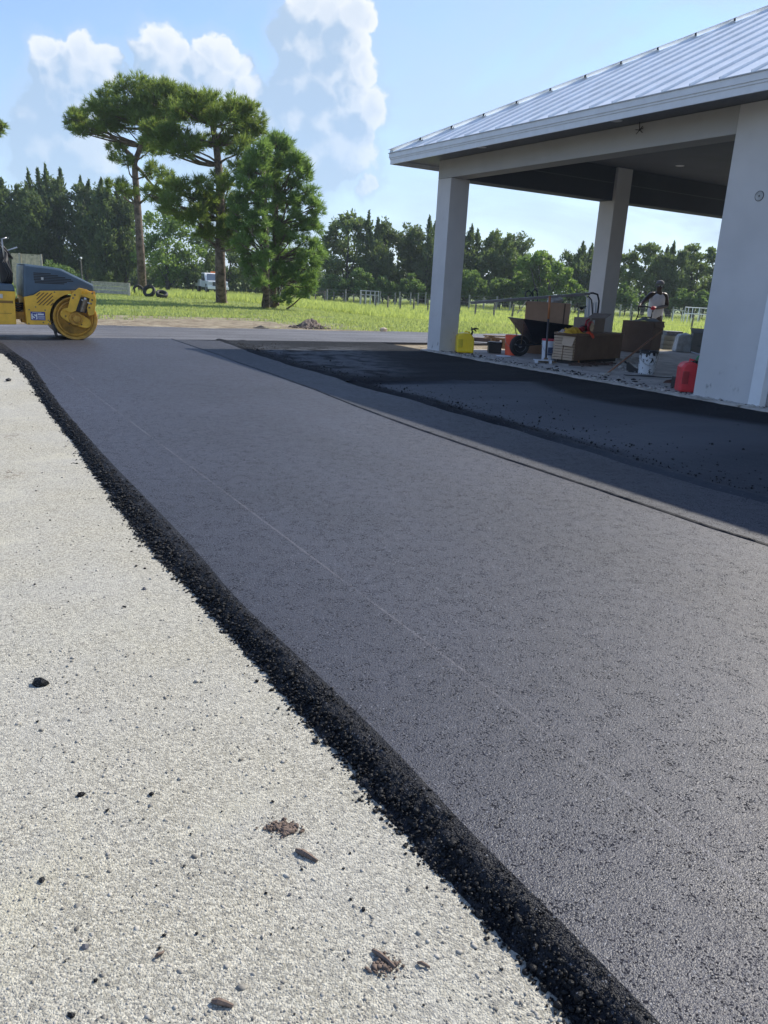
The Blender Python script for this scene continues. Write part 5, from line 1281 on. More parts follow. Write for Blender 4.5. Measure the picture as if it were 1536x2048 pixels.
# cardboard
def card(name, col): return M(name, col, .85, var=.1, scale=3, bump=.0015, bscale=40)
m_card = card('brown_cardboard', (.40, .25, .16)); m_card2 = card('pale_cardboard', (.50, .37, .26)); m_card3 = card('grey_brown_cardboard', (.24, .185, .15))
def carton(name, label, p, rz, w, d, h, mat, flaps=(), tape=False, cat='box', open_=False):
    t_ = thing(name, label, cat, p, rz)
    th = .006
    if open_:
        mb = MB().box(-w/2, w/2, -d/2, d/2, 0, th)
        mb.obj('bottom', mat, t_)
        for q, (a0, a1, b0, b1) in enumerate(((-w/2, w/2, -d/2, -d/2+th), (-w/2, w/2, d/2-th, d/2), (-w/2, -w/2+th, -d/2+th+.001, d/2-th-.001), (w/2-th, w/2, -d/2+th+.001, d/2-th-.001))):
            MB().box(a0, a1, b0, b1, th, h).obj('side_panel', mat, t_)
    else: MB().box(-w/2, w/2, -d/2, d/2, 0, h).obj('carton_body', mat, t_, bevel=.006)
    for (hinge, ang, fl) in flaps:
        mb = MB()
        if hinge == 'l': R3 = Matrix.Rotation(ang, 3, 'Y'); vs = [Vector((0, -d/2, 0)), Vector((0, d/2, 0)), Vector((-fl, d/2, 0)), Vector((-fl, -d/2, 0))]; o3 = Vector((-w/2, 0, h))
        elif hinge == 'r': R3 = Matrix.Rotation(-ang, 3, 'Y'); vs = [Vector((0, -d/2, 0)), Vector((0, d/2, 0)), Vector((fl, d/2, 0)), Vector((fl, -d/2, 0))]; o3 = Vector((w/2, 0, h))
        elif hinge == 'f': R3 = Matrix.Rotation(-ang, 3, 'X'); vs = [Vector((-w/2, 0, 0)), Vector((w/2, 0, 0)), Vector((w/2, -fl, 0)), Vector((-w/2, -fl, 0))]; o3 = Vector((0, -d/2, h))
        else: R3 = Matrix.Rotation(ang, 3, 'X'); vs = [Vector((-w/2, 0, 0)), Vector((w/2, 0, 0)), Vector((w/2, fl, 0)), Vector((-w/2, fl, 0))]; o3 = Vector((0, d/2, h))
        a = [R3 @ v+o3 for v in vs]; n3 = (R3 @ Vector((0, 0, 1)))*.006
        mb.add(a+[v+n3 for v in a], [(0, 1, 2, 3), (7, 6, 5, 4), (0, 4, 5, 1), (1, 5, 6, 2), (2, 6, 7, 3), (3, 7, 4, 0)]).obj('flap', m_card2 if hinge == 'l' else mat, t_)
    return t_
pt = at(1086, 700, 15.9); pt.z = ZS
tc_ = carton('tall_carton', 'tall brown cardboard box with its left flap folded out, behind the wheelbarrow', pt, R_(-8), .84, .6, at(1090, 604, 15.9).z-ZS, m_card, (('l', R_(-58), .30),))
MB().box(-.425, .425, -.304, -.3005, .40, .412).obj('seam', M('carton_crease_brown', (.12, .075, .05), .9), tc_)
MB().box(.30, .325, -.304, -.3005, .42, .98).obj('seam', M('carton_crease_brown', (.12, .075, .05), .9), tc_)
pl_ = MB(); 
for i in range(14):
    pass
# crumpled plastic wrap on top of the tall carton
o = MB().blob((0, 0, .03), (.16, .1, .07), 61, 2, .3).obj('plastic_wrap', M('pale_plastic_film', (.5, .5, .5), .3, var=.15)); o.location = at(1108, 603, 15.9); tag(o, 'crumpled pale plastic wrap on top of the tall cardboard box', 'plastic wrap')
# long carton: layered ends, smooth long side, thin lid
# corners from the photograph's floor points
cA, cB, cL = gp(1146, 722, ZS+.06), gp(1240, 716, ZS+.06), gp(1104, 713, ZS+.06)
ax_ = (cB-cA); ax_.z = 0; rz_ = math.atan2(ax_.y, ax_.x); ln_ = ax_.length
dw = (cL-cA); dwl = dw.length; H_ = .46
lc = thing('long_carton', 'long low brown carton with layered slats at its open left end', 'box', cA, rz_)
nrm_ = Vector((-math.sin(rz_), math.cos(rz_), 0)); dd_ = dw.dot(nrm_)
# local: x along the long side (0..ln), y = depth (0..dd)
dd_ = .62*max(.2, abs(dd_))
print('CARTON', dd_, ln_, rz_)
MB().box(.03, ln_, 0, dd_, 0, H_-.04).obj('side_panel', card('dark_long_carton', (.17, .105, .07)), lc, bevel=.005)
MB().box(-.01, ln_+.03, -.015, dd_+.015, H_-.039, H_).obj('lid', card('long_carton_lid', (.22, .145, .10)), lc, bevel=.004)
nl_ = 9
for i in range(nl_):
    z0 = .005+i*(H_-.05)/nl_
    for j in range(2):
        y0 = .004+j*dd_/2; MB().box(-.02+random.uniform(-.012, .006), .035, y0+.008, y0+dd_/2-.010, z0, z0+(H_-.05)/nl_-.010).obj('slat', m_card2, lc)
MB().add([(-.05, -.02, H_-.06), (-.03, .22, H_-.05), (-.10, .20, H_-.20), (-.12, -.01, H_-.21), (-.055, -.02, H_-.065), (-.035, .22, H_-.055), (-.105, .20, H_-.205), (-.125, -.01, H_-.215)], [(0, 1, 2, 3), (7, 6, 5, 4), (0, 4, 5, 1), (1, 5, 6, 2), (2, 6, 7, 3), (3, 7, 4, 0)]).obj('torn_flap', m_card2, lc)
MB().box(.05, ln_-.05, .06, dd_-.06, -.075, -.001).obj('pallet_batten', M('dark_wood', (.05, .045, .045), .9), lc)
def LC(x, y, z): return cA+Vector((math.cos(rz_), math.sin(rz_), 0))*x+nrm_*y+Vector((0, 0, z))
# rags and vest heaped on it
def cloth(name, label, cat, c, rx, ry, h, mat, seed, rz=0., n=22):
    gx_, gy_ = np.meshgrid(np.linspace(-1, 1, n), np.linspace(-1, 1, n)); r = np.sqrt(gx_**2+gy_**2)
    rad_ = .8+.35*(fbm(np.arctan2(gy_, gx_)*1.5+5, gx_*0, 1., seed)-.3)
    z = h*(.15+fbm(gx_, gy_, 2.2, seed))*(1-sstep(r, .55, 1.1))+h*.35*np.abs(fbm(gx_, gy_, 5., seed+5)-.5)
    V = np.stack([gx_*rx*rad_, gy_*ry*rad_, z+.004], -1).reshape(-1, 3); V2 = V-np.array([0, 0, .004]); V2[:, 2] = np.minimum(V2[:, 2], .001)
    idx = np.arange(n*n).reshape(n, n); F1 = np.stack([idx[:-1, :-1], idx[:-1, 1:], idx[1:, 1:], idx[1:, :-1]], -1).reshape(-1, 4)
    V2[:, 2] = V[:, 2]-.006
    bd_ = list(idx[0, :])+list(idx[1:, -1])+list(idx[-1, ::-1][1:])+list(idx[::-1, 0][1:-1]); bd_ = np.array(bd_); nb_ = np.roll(bd_, -1)
    F2 = F1[:, ::-1]+n*n; F3 = np.stack([bd_, bd_+n*n, nb_+n*n, nb_], -1)
    o = np_mesh(name, np.vstack([V, V2]), np.vstack([F1, F2, F3]), mat, smooth=True); o.location = c; o.rotation_euler.z = rz
    return tag(o, label, cat)
cloth('safety_vest', 'crumpled yellow orange safety vest on the long carton', 'vest', LC(.14, .16, H_), .30, .16, .10, M('hi_vis_yellow', (.85, .40, .03), .8, var=.35, scale=14, col2=(.95, .62, .06)), 4, rz_)
cloth('work_glove', 'orange red glove hanging over the edge of the long carton', 'glove', LC(.44, .0, H_-.01), .07, .05, .05, M('orange_red_rubber', (.75, .08, .03), .6, var=.1), 9, rz_-.5)
gl = MB()
for k_ in range(4): gl.tube([LC(.43+.022*k_, -.03, H_)-LC(.43, -.03, H_), LC(.45+.022*k_, -.055, H_-.04)-LC(.43, -.03, H_), LC(.47+.02*k_, -.06, H_-.085+.01*abs(k_-1.5))-LC(.43, -.03, H_)], [.012, .011, .008], 6)
o = bpy.data.objects['work_glove']; go_ = gl.obj('glove_fingers', M('orange_red_rubber', (.75, .08, .03)), None, smooth=True)
go_.parent = o; go_.matrix_parent_inverse = Matrix.Identity(4)
go_.location = Matrix.Rotation(-(rz_-.5), 3, 'Z') @ (LC(.43, -.03, H_)-LC(.44, .0, H_-.01)); go_.rotation_euler.z = -(rz_-.5)
cloth('rag_pile', 'striped pink and white rag at the left end of the long carton', 'rag', LC(-.02, .22, H_), .12, .10, .06, M('striped_rag', (.35, .12, .14), .8, var=.6, scale=40, col2=(.7, .65, .62)), 14, rz_)
sw_ = thing('power_saw', 'red and black power saw with a round guard on the long carton', 'saw', LC(.64, .2, H_+.002), rz_)
m_red = M('tool_red', (.35, .02, .03), .4, var=.2)
MB().lathe([(.085, -.02), (.10, -.015), (.10, .015), (.085, .02), (.03, .02), (.03, -.02)], 22, (.09, -.06, .10), 'y').obj('blade_guard', m_red, sw_)
MB().lathe([(0, -.004), (.075, -.003), (.075, .003), (0, .004)], 22, (.09, -.085, .095), 'y').obj('blade', m_steel, sw_)
MB().box(-.12, .08, -.04, .06, .02, .12, top=.8).obj('motor_housing', m_blk, sw_, bevel=.02)
MB().tube([(.02, 0, .11), (.03, 0, .20), (.10, 0, .23), (.17, 0, .20), (.19, 0, .10)], .018, 8).obj('handle', m_red, sw_, smooth=True)
MB().box(-.14, .2, -.08, .07, 0, .008).obj('base_plate', m_steel, sw_)
MB().blob((-.17, -.02, .05), (.08, .06, .05), 5, 2, .2).obj('battery', m_red, sw_)
# grey brown box at the right end, on top of the long carton
gb = carton('carton', 'grey brown cardboard box with a white label on the right end of the long carton', LC(1.0, .32, H_+.002), rz_-.05, .48, .36, .25, m_card3, (('r', R_(22), .2),))
MB().box(-.19, -.12, -.1835, -.1805, .13, .22).obj('shipping_label', M('paper_label', (.5, .55, .55), .7, var=.15, scale=40), gb)
# big carton
pB = gp(1292, 708, ZS); bc = carton('large_carton', 'large dark brown cardboard box standing behind the tar bucket', pB+Vector((-.02, .45, 0)), R_(-40), .72, .52, .68, card('dark_brown_cardboard', (.145, .10, .075)), (('r', R_(-70), .12),))
cloth('cloth_cover', 'grey lumpy cloth lying on the large dark cardboard box', 'cloth', pB+Vector((.08, .42, .69)), .30, .22, .07, M('grey_cloth', (.17, .18, .18), .9, var=.2), 21, R_(-40))
# hand tamper
a_, b_ = place(1091, 724), at(1100, 592, place(1091, 724).y+.10)
hb = thing('hand_tamper', 'hand tamper with orange topped handle leaning before the white bucket', 'hand tamper', a_)
dv = b_-a_; MB().tube([Vector((0, 0, .03)), dv*.66], .018, 8).obj('handle', M('tamper_handle_dark', (.055, .05, .055), .5), hb, smooth=True)
MB().tube([dv*.655, dv], .021, 8).obj('grip', M('orange_brown_wood', (.42, .15, .05), .55, var=.15), hb, smooth=True)
MB().box(-.13, .15, -.10, .10, 0, .018, rz=.2).box(-.03, .03, -.03, .03, .018, .07).obj('plate', m_steel, hb)
# white board under the white bucket, on two blocks
wbd = thing('shelf_board', 'low white board propped before the white bucket', 'board', place(1084, 726)); 
MB().box(-.14, .16, -.03, .10, .04, .055).obj('board_top', m_wbk, wbd); 
for x in (-.10, .14): MB().box(x-.02, x+.02, -.04, .06, 0, .039).obj('leg', m_wbk, wbd)
# long metal pole lying across the hand truck and the rack
pA_, pB_ = at(941, 606, 15.0), at(1180, 588, 15.6)
pol = thing('metal_pole', 'long grey metal rail resting across the tall box, its left end in the air', 'rail', pA_)
d_ = pB_-pA_; pm = MB(); L_p = d_.length; pm.m = Matrix.Translation(d_/2) @ d_.to_track_quat('X', 'Z').to_matrix().to_4x4()
pm.box(-L_p/2, L_p/2, -.012, .012, -.022, .022); pm.obj('rail_bar', M('dull_aluminium', (.33, .31, .31), .45, metal=.5, var=.15), pol)
pm = MB(); pm.m = Matrix.Translation(d_/2) @ d_.to_track_quat('X', 'Z').to_matrix().to_4x4(); pm.box(-L_p/2, L_p/2, -.016, .016, .0225, .028); pm.obj('top_flange', M('pale_aluminium', (.5, .49, .49), .4, metal=.4), pol)
# white folded rack with black tube handle
rk0 = place(1182, 700); rkY = 15.7; rk0 = at(1182, 690, rkY); rk0.z = ZS
rk_ = thing('folded_cart', 'white folded platform cart with a black tube handle before the middle column', 'cart', rk0)
def RK(px, py, dy=0.): return at(px, py, rkY+dy)-rk0
for i, (x0_, x1_, y0_) in enumerate(((1168, 1172, 618), (1175, 1179, 598), (1183, 1186, 606), (1189, 1192, 604))):
    a = RK(x0_-1, 690); b_ = RK(x1_-1, 690); c_ = RK(x0_+2, y0_); dlt = c_.x-a.x
    MB().add([(a.x, 0, 0), (b_.x, 0, 0), (b_.x, .03, 0), (a.x, .03, 0), (a.x+dlt, 0, c_.z), (b_.x+dlt, 0, c_.z), (b_.x+dlt, .03, c_.z), (a.x+dlt, .03, c_.z)], [(0, 3, 2, 1), (4, 5, 6, 7), (0, 1, 5, 4), (1, 2, 6, 5), (2, 3, 7, 6), (3, 0, 4, 7)]).obj('slat', m_wbk, rk_)
MB().tube([RK(1166, 690, -.05), RK(1171, 640, -.05), RK(1174, 596, -.05), RK(1170, 590, -.05)], .012, 6).obj('side_tube', m_white, rk_)
MB().tube([RK(1192, 655, -.06), RK(1198, 602, -.06), RK(1195, 589, -.06), RK(1186, 586, -.06), RK(1170, 587, -.06)], .018, 7).obj('tube_handle', m_blk, rk_, smooth=True)
MB().tube([RK(1176, 592, -.08), RK(1183, 600, -.08), RK(1186, 640, -.08), RK(1184, 680, -.08)], .014, 7).obj('inner_tube', m_blk, rk_, smooth=True)
MB().blob(tuple(RK(1163, 617, -.1)), (.05, .03, .035), 3, 1).tube([RK(1163, 617, -.1), RK(1173, 612, -.05)], .012, 5).obj('latch', m_blk, rk_)
MB().box(RK(1166, 690).x, RK(1200, 690).x, -.02, .25, 0, .05).obj('deck', m_wbk, rk_)
# rake pole leaning on the large carton
a_, b_ = place(1213, 750), at(1323, 662, 13.5)
rp_ = thing('broom_pole', 'long wooden broom pole leaning against the large dark box', 'broom', a_)
MB().tube([Vector((0, 0, .02)), b_-a_], .013, 8).obj('pole', M('worn_orange_wood', (.30, .15, .085), .7, var=.2), rp_, smooth=True)
MB().box(-.10, .06, -.05, .05, 0, .035, rz=.6).obj('broom_head', M('mortar_crumbs', (.42, .40, .37)), rp_, bevel=.01)
# black boot-like scoop and flat black mat
sc = thing('scoop', 'black plastic scoop lying against the tar bucket', 'scoop', place(1264, 744), R_(-20))
MB().prism([(-.09, .0), (.10, .0), (.12, .05), (.03, .08), (-.08, .16), (-.10, .14)], -.06, .06, 'y').obj('scoop_body', m_blk, sc, bevel=.012)
MB().tube([(-.09, 0, .13), (-.14, 0, .16)], .016, 7).obj('handle', m_blk, sc)
pm_ = place(1298, 753); MBm = MB().box(-.38, .36, -.05, .06, 0, .012, rz=.02).obj('rubber_strip', m_blk); MBm.location = pm_; tag(MBm, 'flat black rubber strip on the floor in front of the tar bucket', 'rubber strip')
db = MB().box(-.045, .045, -.06, .06, 0, .15, top=.96).obj('small_black_box', m_blk, None, bevel=.008); db.location = place(1351, 775); db.rotation_euler.z = .3; tag(db, 'little black box at the left foot of the red fuel can', 'box')
st = thing('kindling', 'few brown splinters of wood left of the little black box', 'wood scraps', place(1335, 766))
for i in range(6):
    a = random.uniform(-.5, .5); MB().tube([(-.07+.01*i, -.03+.012*i, .008+.004*i), (.08, -.03+.02*i+.05*a, .014+.006*i)], .007, 5).obj('stick', M('splinter_brown', (.17, .09, .07), .85, var=.3), st)
# wood strips behind the black box, brown beam by the column
ws = thing('timber_stack', 'loose stack of light timber strips behind the black box', 'timber', at(985, 690, 16.4)); ws.location.z = ZS
m_tim = M('light_timber', (.36, .24, .14), .85, var=.25, scale=10)
for i, (x0_, y0_, x1_, y1_) in enumerate(((969, 671, 1010, 673), (970, 676, 1008, 678), (980, 673, 1012, 682), (985, 682, 1012, 686), (985, 690, 1010, 692), (972, 674, 1009, 677))):
    a, b_ = at(x0_, y0_, 16.2+.05*i)-ws.location, at(x1_, y1_, 16.5+.05*i)-ws.location
    q = MB(); q.m = Matrix.Translation((a+b_)/2) @ (b_-a).to_track_quat('X', 'Z').to_matrix().to_4x4(); q.box(-(b_-a).length/2, (b_-a).length/2, -.04, .04, -.012, .012); q.obj('timber_strip', m_tim, ws)
for x in (985, 1008): 
    q = at(x, 690, 16.6)-ws.location; MB().box(q.x-.04, q.x+.04, q.y-.1, q.y+.1, 0, .2).obj('block', m_tim, ws)
bm_ = thing('floor_beam', 'brown board lying on the floor edge behind the yellow can', 'board', gp(960, 683, ZS), R_(-2)); MB().box(-.55, .45, -.06, .06, 0, .09).obj('board', M('brown_board', (.16, .11, .09), .85, var=.2), bm_)
# white cartons and bags on the right
ws2 = gp(1343, 700, ZS)
for i, (lb, z, w) in enumerate((('lowest of three pale stone blocks right of the large dark box', 0, .42), ('middle of three pale stone blocks right of the large dark box', .115, .42), ('top of three pale stone blocks right of the large dark box', .23, .40))):
    o = MB().box(-w/2, w/2, -.15, .15, 0, .108).obj('paver_bundle', M('grey_green_block', (.26, .27, .25), .9, var=.15, scale=8), None, bevel=.008); o.location = ws2+Vector((0, .2, z)); tag(o, lb, 'stone block', 'stacked pale stone blocks')
o = MB().box(-.2, .2, -.14, .14, 0, .1).obj('bottle_tray', M('tray_white', (.5, .52, .55), .5, var=.5, scale=30, col2=(.1, .1, .15)), None, bevel=.01); o.location = ws2+Vector((.05, .22, .34)); tag(o, 'low white and dark tray on the stone blocks', 'tray')
o = MB().box(-.20, .20, -.14, .14, 0, .36, top=.8).blob((.02, 0, .36), (.17, .12, .07), 33, 2, .2).obj('white_sack', M('white_sack_film', (.5, .53, .55), .5, var=.2, scale=8, bump=.03, bscale=9), None, bevel=.04); o.location = gp(1366, 704, ZS)+Vector((0, .1, 0)); tag(o, 'crumpled white plastic sack beside the stone blocks', 'sack')
g2_ = carton('carton', 'grey cardboard box with an open dark flap next to the white wall pier', gp(1396, 706, ZS)+Vector((.05, .1, 0)), R_(-12), .42, .36, .44, card('grey_cardboard', (.24, .24, .22)), (('b', R_(35), .18), ('f', R_(-150), .05)), open_=True)
MB().box(-.08, .06, -.1835, -.1805, .16, .17).box(-.05, .1, -.1835, -.1805, .28, .286).obj('printed_line', m_blk, g2_)
a_, b_ = gp(1358, 697, ZS+.02), gp(1402, 709, ZS+.02); o = MB().tube([Vector((0, 0, 0)), b_-a_], .012, 8).obj('white_pipe', m_wbk, None, smooth=True); o.location = a_; tag(o, 'thin white pipe on the floor pointing at the wall pier', 'pipe')
cb_ = place(1230, 738)
# rubbish under the long carton
n = 380; P3 = []
db_ = MB()
for i in range(46):
    p = LC(random.uniform(-.15, 1.0), random.uniform(-.30, .0), -.055); a = random.uniform(0, PI); l_ = random.uniform(.06, .25)
    db_.tube([p+Vector((math.cos(a)*l_, math.sin(a)*l_*.4, random.uniform(0, .03))), p-Vector((math.cos(a)*l_, math.sin(a)*l_*.4, 0))], random.uniform(.004, .010), 5)
tag(db_.obj('twig_litter', M('brown_litter', (.11, .075, .06), .9, var=.5, scale=20)), 'brown twigs and torn strips littering the floor before the long carton', 'litter', kind='stuff')
o = MB().tube([Vector((0, 0, .01)), Vector((-.05, -.02, .16))], .012, 6).obj('wood_peg', M('orange_brown_wood', (.42, .15, .05)), None); o.location = gp(1158, 728, ZS); tag(o, 'short reddish wooden peg leaning on the long carton', 'peg')
n = 160; P3 = np.array([list(gp(random.gauss(1262, 16), random.gauss(728, 7), ZS)) for _ in range(n)]); tag(rocks('plaster_heap', P3+np.array([0, 0, .01]), rng.gamma(2, .012, n)+.008, M('mortar_crumbs', (.42, .40, .37)), squash=.7), 'small heap of broken plaster between the cartons and the tar bucket', 'rubble', kind='stuff')
o = MB().lathe([(.13, 0), (.14, .008), (.13, .014), (.12, .008)], 28).obj('bucket_lid_ring', m_wbk, None); o.location = place(1007, 713); tag(o, 'white bucket ring lying in front of the orange bucket', 'ring')

# ------------------------------------------------------------------ worker
def skin(name, verts, edges, radii, mat, parent, sub=2, root=0):
    me = bpy.data.meshes.new(name); me.from_pydata([tuple(v) for v in verts], edges, []); me.update()
    o = bpy.data.objects.new(name, me); C.objects.link(o); o.parent = parent
    sk = o.modifiers.new('skin', 'SKIN'); sk.use_smooth_shade = True; sk.branch_smoothing = .3
    if not me.skin_vertices: me.attributes
    lay = me.skin_vertices[0] if me.skin_vertices else None
    return o, sk
def skinmesh(name, joints, bones, mat, parent, sub=2, root=0):
    """joints: dict name->(pos, rx, ry)"""
    bm = bmesh.new(); lay = bm.verts.layers.skin.verify(); ks_ = list(joints); vm_ = {}
    for i, k_ in enumerate(ks_):
        v = bm.verts.new(joints[k_][0]); v[lay].radius = (joints[k_][1], joints[k_][2] if len(joints[k_]) > 2 else joints[k_][1]); v[lay].use_root = (i == root); vm_[k_] = v
    for a, b_ in bones: bm.edges.new((vm_[a], vm_[b_]))
    me = bpy.data.meshes.new(name); bm.to_mesh(me); bm.free(); me.materials.append(mat)
    o = bpy.data.objects.new(name, me); C.objects.link(o); o.parent = parent
    sk = o.modifiers.new('skin', 'SKIN'); sk.use_smooth_shade = True; sk.branch_smoothing = .2
    s_ = o.modifiers.new('sub', 'SUBSURF'); s_.levels = sub; s_.render_levels = sub
    return o
dir_ = ray(1318, 640); o3 = Vector((0, 0, HCAM))
tpar = (-1.25-(o3-C0).dot(BU))/dir_.dot(BU); pw_ = o3+dir_*tpar; Yp = pw_.y
feet = Vector((pw_.x, Yp, -.01)); Hd = at(1320, 562, Yp).z-feet.z
wk = thing('person', 'worker in a white tank top, dark grey cap and dark trousers gripping a machine handle', 'person', feet, 0)
def WP(px, py, dy=0.): return at(px, py, Yp+dy)-feet
m_skin = M('dark_brown_skin', (.045, .027, .02), .45, var=.1, spec=.5); m_tank = M('white_cotton', (.62, .62, .66), .9, var=.08, scale=9, bump=.004, bscale=14); m_pant = M('navy_trousers', (.022, .028, .045), .85, var=.2); m_glv = M('red_work_glove', (.50, .03, .045), .7, var=.1)
hip = WP(1311, 640); sh = WP(1316, 590)
hl, hr = WP(1278, 612, -.30), WP(1306, 616, -.36)
J = {'pelvis': (WP(1310, 638, .06), .165, .125), 'belly': (WP(1311, 622, .03), .16, .12), 'chest': (WP(1314, 603, 0.01), .155, .105), 'collar': (WP(1317, 588, -.0), .085, .06), 'neck': (WP(1319, 582, -.04), .062), 'jaw': (WP(1318, 578, -.08), .070, .075), 'crown': (WP(1320, 570, -.07), .088, .095),
     'shL': (WP(1303, 588, -.03), .078), 'elL': (WP(1290, 600, -.10), .052), 'wrL': (WP(1280, 610, -.26), .035), 'haL': (hl, .04, .028),
     'shR': (WP(1331, 590, .0), .082), 'elR': (WP(1334, 612, .04), .056), 'wrR': (WP(1314, 616, -.26), .037), 'haR': (hr, .042, .03),
     'hiL': (WP(1303, 652, .05), .105), 'knL': (Vector((WP(1298, 680).x, -.02, .50)), .072), 'anL': (Vector((WP(1295, 700).x, .02, .10)), .05), 'ftL': (Vector((WP(1293, 700).x, -.14, .045)), .04),
     'hiR': (WP(1318, 652, .08), .105), 'knR': (Vector((WP(1320, 680).x, .08, .50)), .072), 'anR': (Vector((WP(1321, 700).x, .22, .10)), .05), 'ftR': (Vector((WP(1321, 700).x, .06, .045)), .04)}
Bn = [('pelvis', 'belly'), ('belly', 'chest'), ('chest', 'collar'), ('collar', 'neck'), ('neck', 'jaw'), ('jaw', 'crown'), ('collar', 'shL'), ('shL', 'elL'), ('elL', 'wrL'), ('wrL', 'haL'), ('collar', 'shR'), ('shR', 'elR'), ('elR', 'wrR'), ('wrR', 'haR'), ('pelvis', 'hiL'), ('hiL', 'knL'), ('knL', 'anL'), ('anL', 'ftL'), ('pelvis', 'hiR'), ('hiR', 'knR'), ('knR', 'anR'), ('anR', 'ftR')]
for sd_, h_ in (('L', hl), ('R', hr)):
    for i in range(4):
        f0 = 'f%s%d' % (sd_, i); x_ = (-.03+.02*i); ln_f = (.026, .030, .028, .022)[i]
        J[f0+'a'] = (h_+Vector((x_, -.035, .012)), .0095); J[f0+'b'] = (h_+Vector((x_, -.05-ln_f*.3, -.018)), .009); J[f0+'c'] = (h_+Vector((x_, -.02, -.036)), .008)
        Bn += [('ha'+sd_, f0+'a'), (f0+'a', f0+'b'), (f0+'b', f0+'c')]
    J['t'+sd_+'a'] = (h_+Vector((.045 if sd_ == 'L' else -.045, -.01, -.01)), .0105); J['t'+sd_+'b'] = (h_+Vector((.04 if sd_ == 'L' else -.04, -.03, -.034)), .009); Bn += [('ha'+sd_, 't'+sd_+'a'), ('t'+sd_+'a', 't'+sd_+'b')]
skinmesh('body', J, Bn, m_skin, wk)
g_ = lambda k_, s_=1.12, off=Vector((0, 0, 0)): (J[k_][0]+off, J[k_][1]*s_, (J[k_][2] if len(J[k_]) > 2 else J[k_][1])*s_)
TJ = {'a': (J['pelvis'][0]+Vector((-.03, 0, -.04)), .215, .185), 'b': g_('belly', 1.32), 'c': (J['chest'][0], .235, .18), 'd': (J['chest'][0].lerp(J['collar'][0], .60)+Vector((0, -.03, 0)), .20, .17),
      'e': (J['collar'][0].lerp(J['shL'][0], .45)+Vector((0, -.01, .045)), .07, .11), 'f': (J['collar'][0].lerp(J['shR'][0], .45)+Vector((0, -.01, .045)), .07, .11)}
skinmesh('tank_top', TJ, [('a', 'b'), ('b', 'c'), ('c', 'd'), ('d', 'e'), ('d', 'f')], m_tank, wk)
PJ = {'a': g_('pelvis', 1.06, Vector((0, 0, -.06))), 'l': g_('hiL', 1.1), 'm': g_('knL', 1.2), 'n': (J['anL'][0]+Vector((0, 0, .02)), .075), 'r': g_('hiR', 1.1), 's': g_('knR', 1.2), 't': (J['anR'][0]+Vector((0, 0, .02)), .075)}
skinmesh('trousers', PJ, [('a', 'l'), ('l', 'm'), ('m', 'n'), ('a', 'r'), ('r', 's'), ('s', 't')], m_pant, wk)
hc_ = J['crown'][0]
cap_ = MB().lathe([(.098, 0), (.101, .03), (.085, .075), (.045, .10), (0, .108)], 24, (hc_.x, hc_.y, hc_.z+.012)); cap_.obj('cap', M('dark_grey_cap', (.15, .15, .16), .85, var=.1), wk, smooth=True)
# face: nose, brow, ears, eyes
fcx = J['jaw'][0].lerp(hc_, .55)
MB().blob((fcx.x-.01, fcx.y-.105, fcx.z), (.014, .022, .022), 2, 2, .05).obj('nose', m_skin, wk, smooth=True)
for s in (-1, 1):
    MB().blob((fcx.x+s*.095, fcx.y+.0, fcx.z+.005), (.012, .02, .03), 4, 2, .05).obj('ear', m_skin, wk, smooth=True)
    MB().blob((fcx.x-.01+s*.034, fcx.y-.092, fcx.z+.02), (.012, .008, .008), 6, 2, .02).obj('eye', m_wh, wk, smooth=True)
MB().box(fcx.x-.035, fcx.x+.02, fcx.y-.098, fcx.y-.085, fcx.z-.045, fcx.z-.037).obj('mouth', M('lip_brown', (.06, .025, .022), .5), wk)
MB().blob((hr.x+.0, hr.y-.0, hr.z), (.065, .06, .05), 8, 2, .12).obj('glove_cuff', m_glv, wk, smooth=True)
GJ = {'w': (hr+Vector((.03, .06, .0)), .048), 'h': (hr, .052, .04)}
Gb = [('w', 'h')]
for i in range(4):
    x_ = -.03+.02*i; GJ['a%d' % i] = (hr+Vector((x_, -.038, .012)), .013); GJ['b%d' % i] = (hr+Vector((x_, -.056, -.02)), .0125); GJ['c%d' % i] = (hr+Vector((x_, -.022, -.042)), .011); Gb += [('h', 'a%d' % i), ('a%d' % i, 'b%d' % i), ('b%d' % i, 'c%d' % i)]
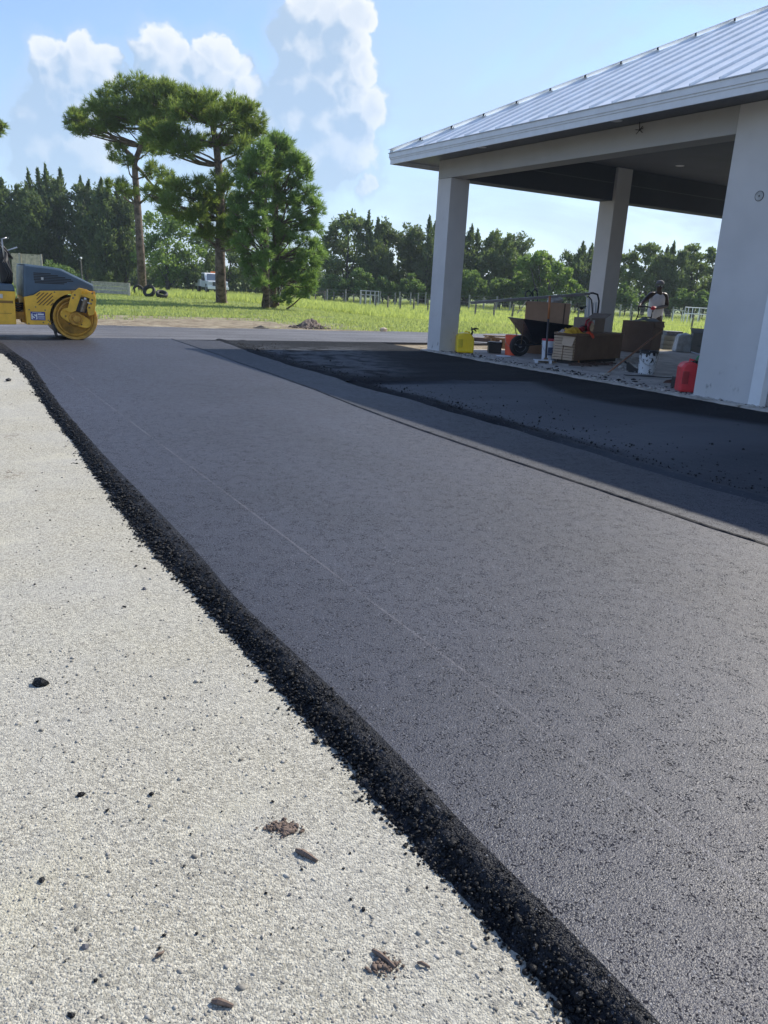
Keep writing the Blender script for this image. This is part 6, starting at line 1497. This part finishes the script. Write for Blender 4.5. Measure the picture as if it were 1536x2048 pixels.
GJ['ta'] = (hr+Vector((-.05, -.012, -.01)), .014); GJ['tb'] = (hr+Vector((-.044, -.034, -.04)), .012); Gb += [('h', 'ta'), ('ta', 'tb')]
skinmesh('glove', GJ, Gb, m_glv, wk)
for s in 'LR': MB().blob(tuple(J['an'+s][0]+Vector((0, -.06, -.05))), (.055, .13, .06), 3, 2, .05).obj('boot', m_blk, wk, smooth=True)
# the machine he holds
pc = thing('plate_compactor', 'walk behind machine with a black bent handle held by the worker', 'plate compactor', feet+Vector((-.15, -.55, 0)))
off_ = Vector((.15, .55, 0))
def PC(px, py, dy): return WP(px, py, dy)+off_
MB().tube([PC(1271, 642, -.45), PC(1277, 628, -.40), PC(1277, 616, -.33), PC(1276, 613, -.32), PC(1292, 613, -.35), PC(1306, 616, -.38), PC(1306, 620, -.38)], .017, 8).obj('handle_tube', m_blk, pc, smooth=True)
MB().tube([PC(1271, 642, -.45), PC(1266, 660, -.55), PC(1262, 690, -.7)], .017, 8).obj('handle_leg', m_blk, pc, smooth=True)
MB().tube([PC(1306, 620, -.38), PC(1300, 645, -.45), PC(1294, 690, -.7)], .017, 8).obj('handle_leg', m_blk, pc, smooth=True)
MB().tube([PC(1274, 634, -.43), PC(1303, 635, -.42)], .013, 7).obj('crossbar', m_blk, pc)
q = PC(1278, 700, -.75); MB().box(q.x-.25, q.x+.25, q.y-.35, q.y+.2, 0, .05).obj('base_plate', m_steel, pc, bevel=.015)
MB().box(q.x-.16, q.x+.16, q.y-.2, q.y+.12, .06, .32, top=.9).obj('engine', m_blk, pc, bevel=.03)

# ------------------------------------------------------------------ humid air
hm = bpy.data.materials.new('humid_air'); hm.use_nodes = True; nt = hm.node_tree
nt.nodes.remove(nt.nodes['Principled BSDF']); pvn = nt.nodes.new('ShaderNodeVolumePrincipled')
pvn.inputs['Color'].default_value = (.75, .88, 1, 1); pvn.inputs['Density'].default_value = .00045; pvn.inputs['Anisotropy'].default_value = .3
nt.links.new(pvn.outputs[0], nt.nodes['Material Output'].inputs['Volume'])
tag(MB().box(-190, 190, -60, 175, -2.2, 22).obj('haze', hm), kind='stuff')
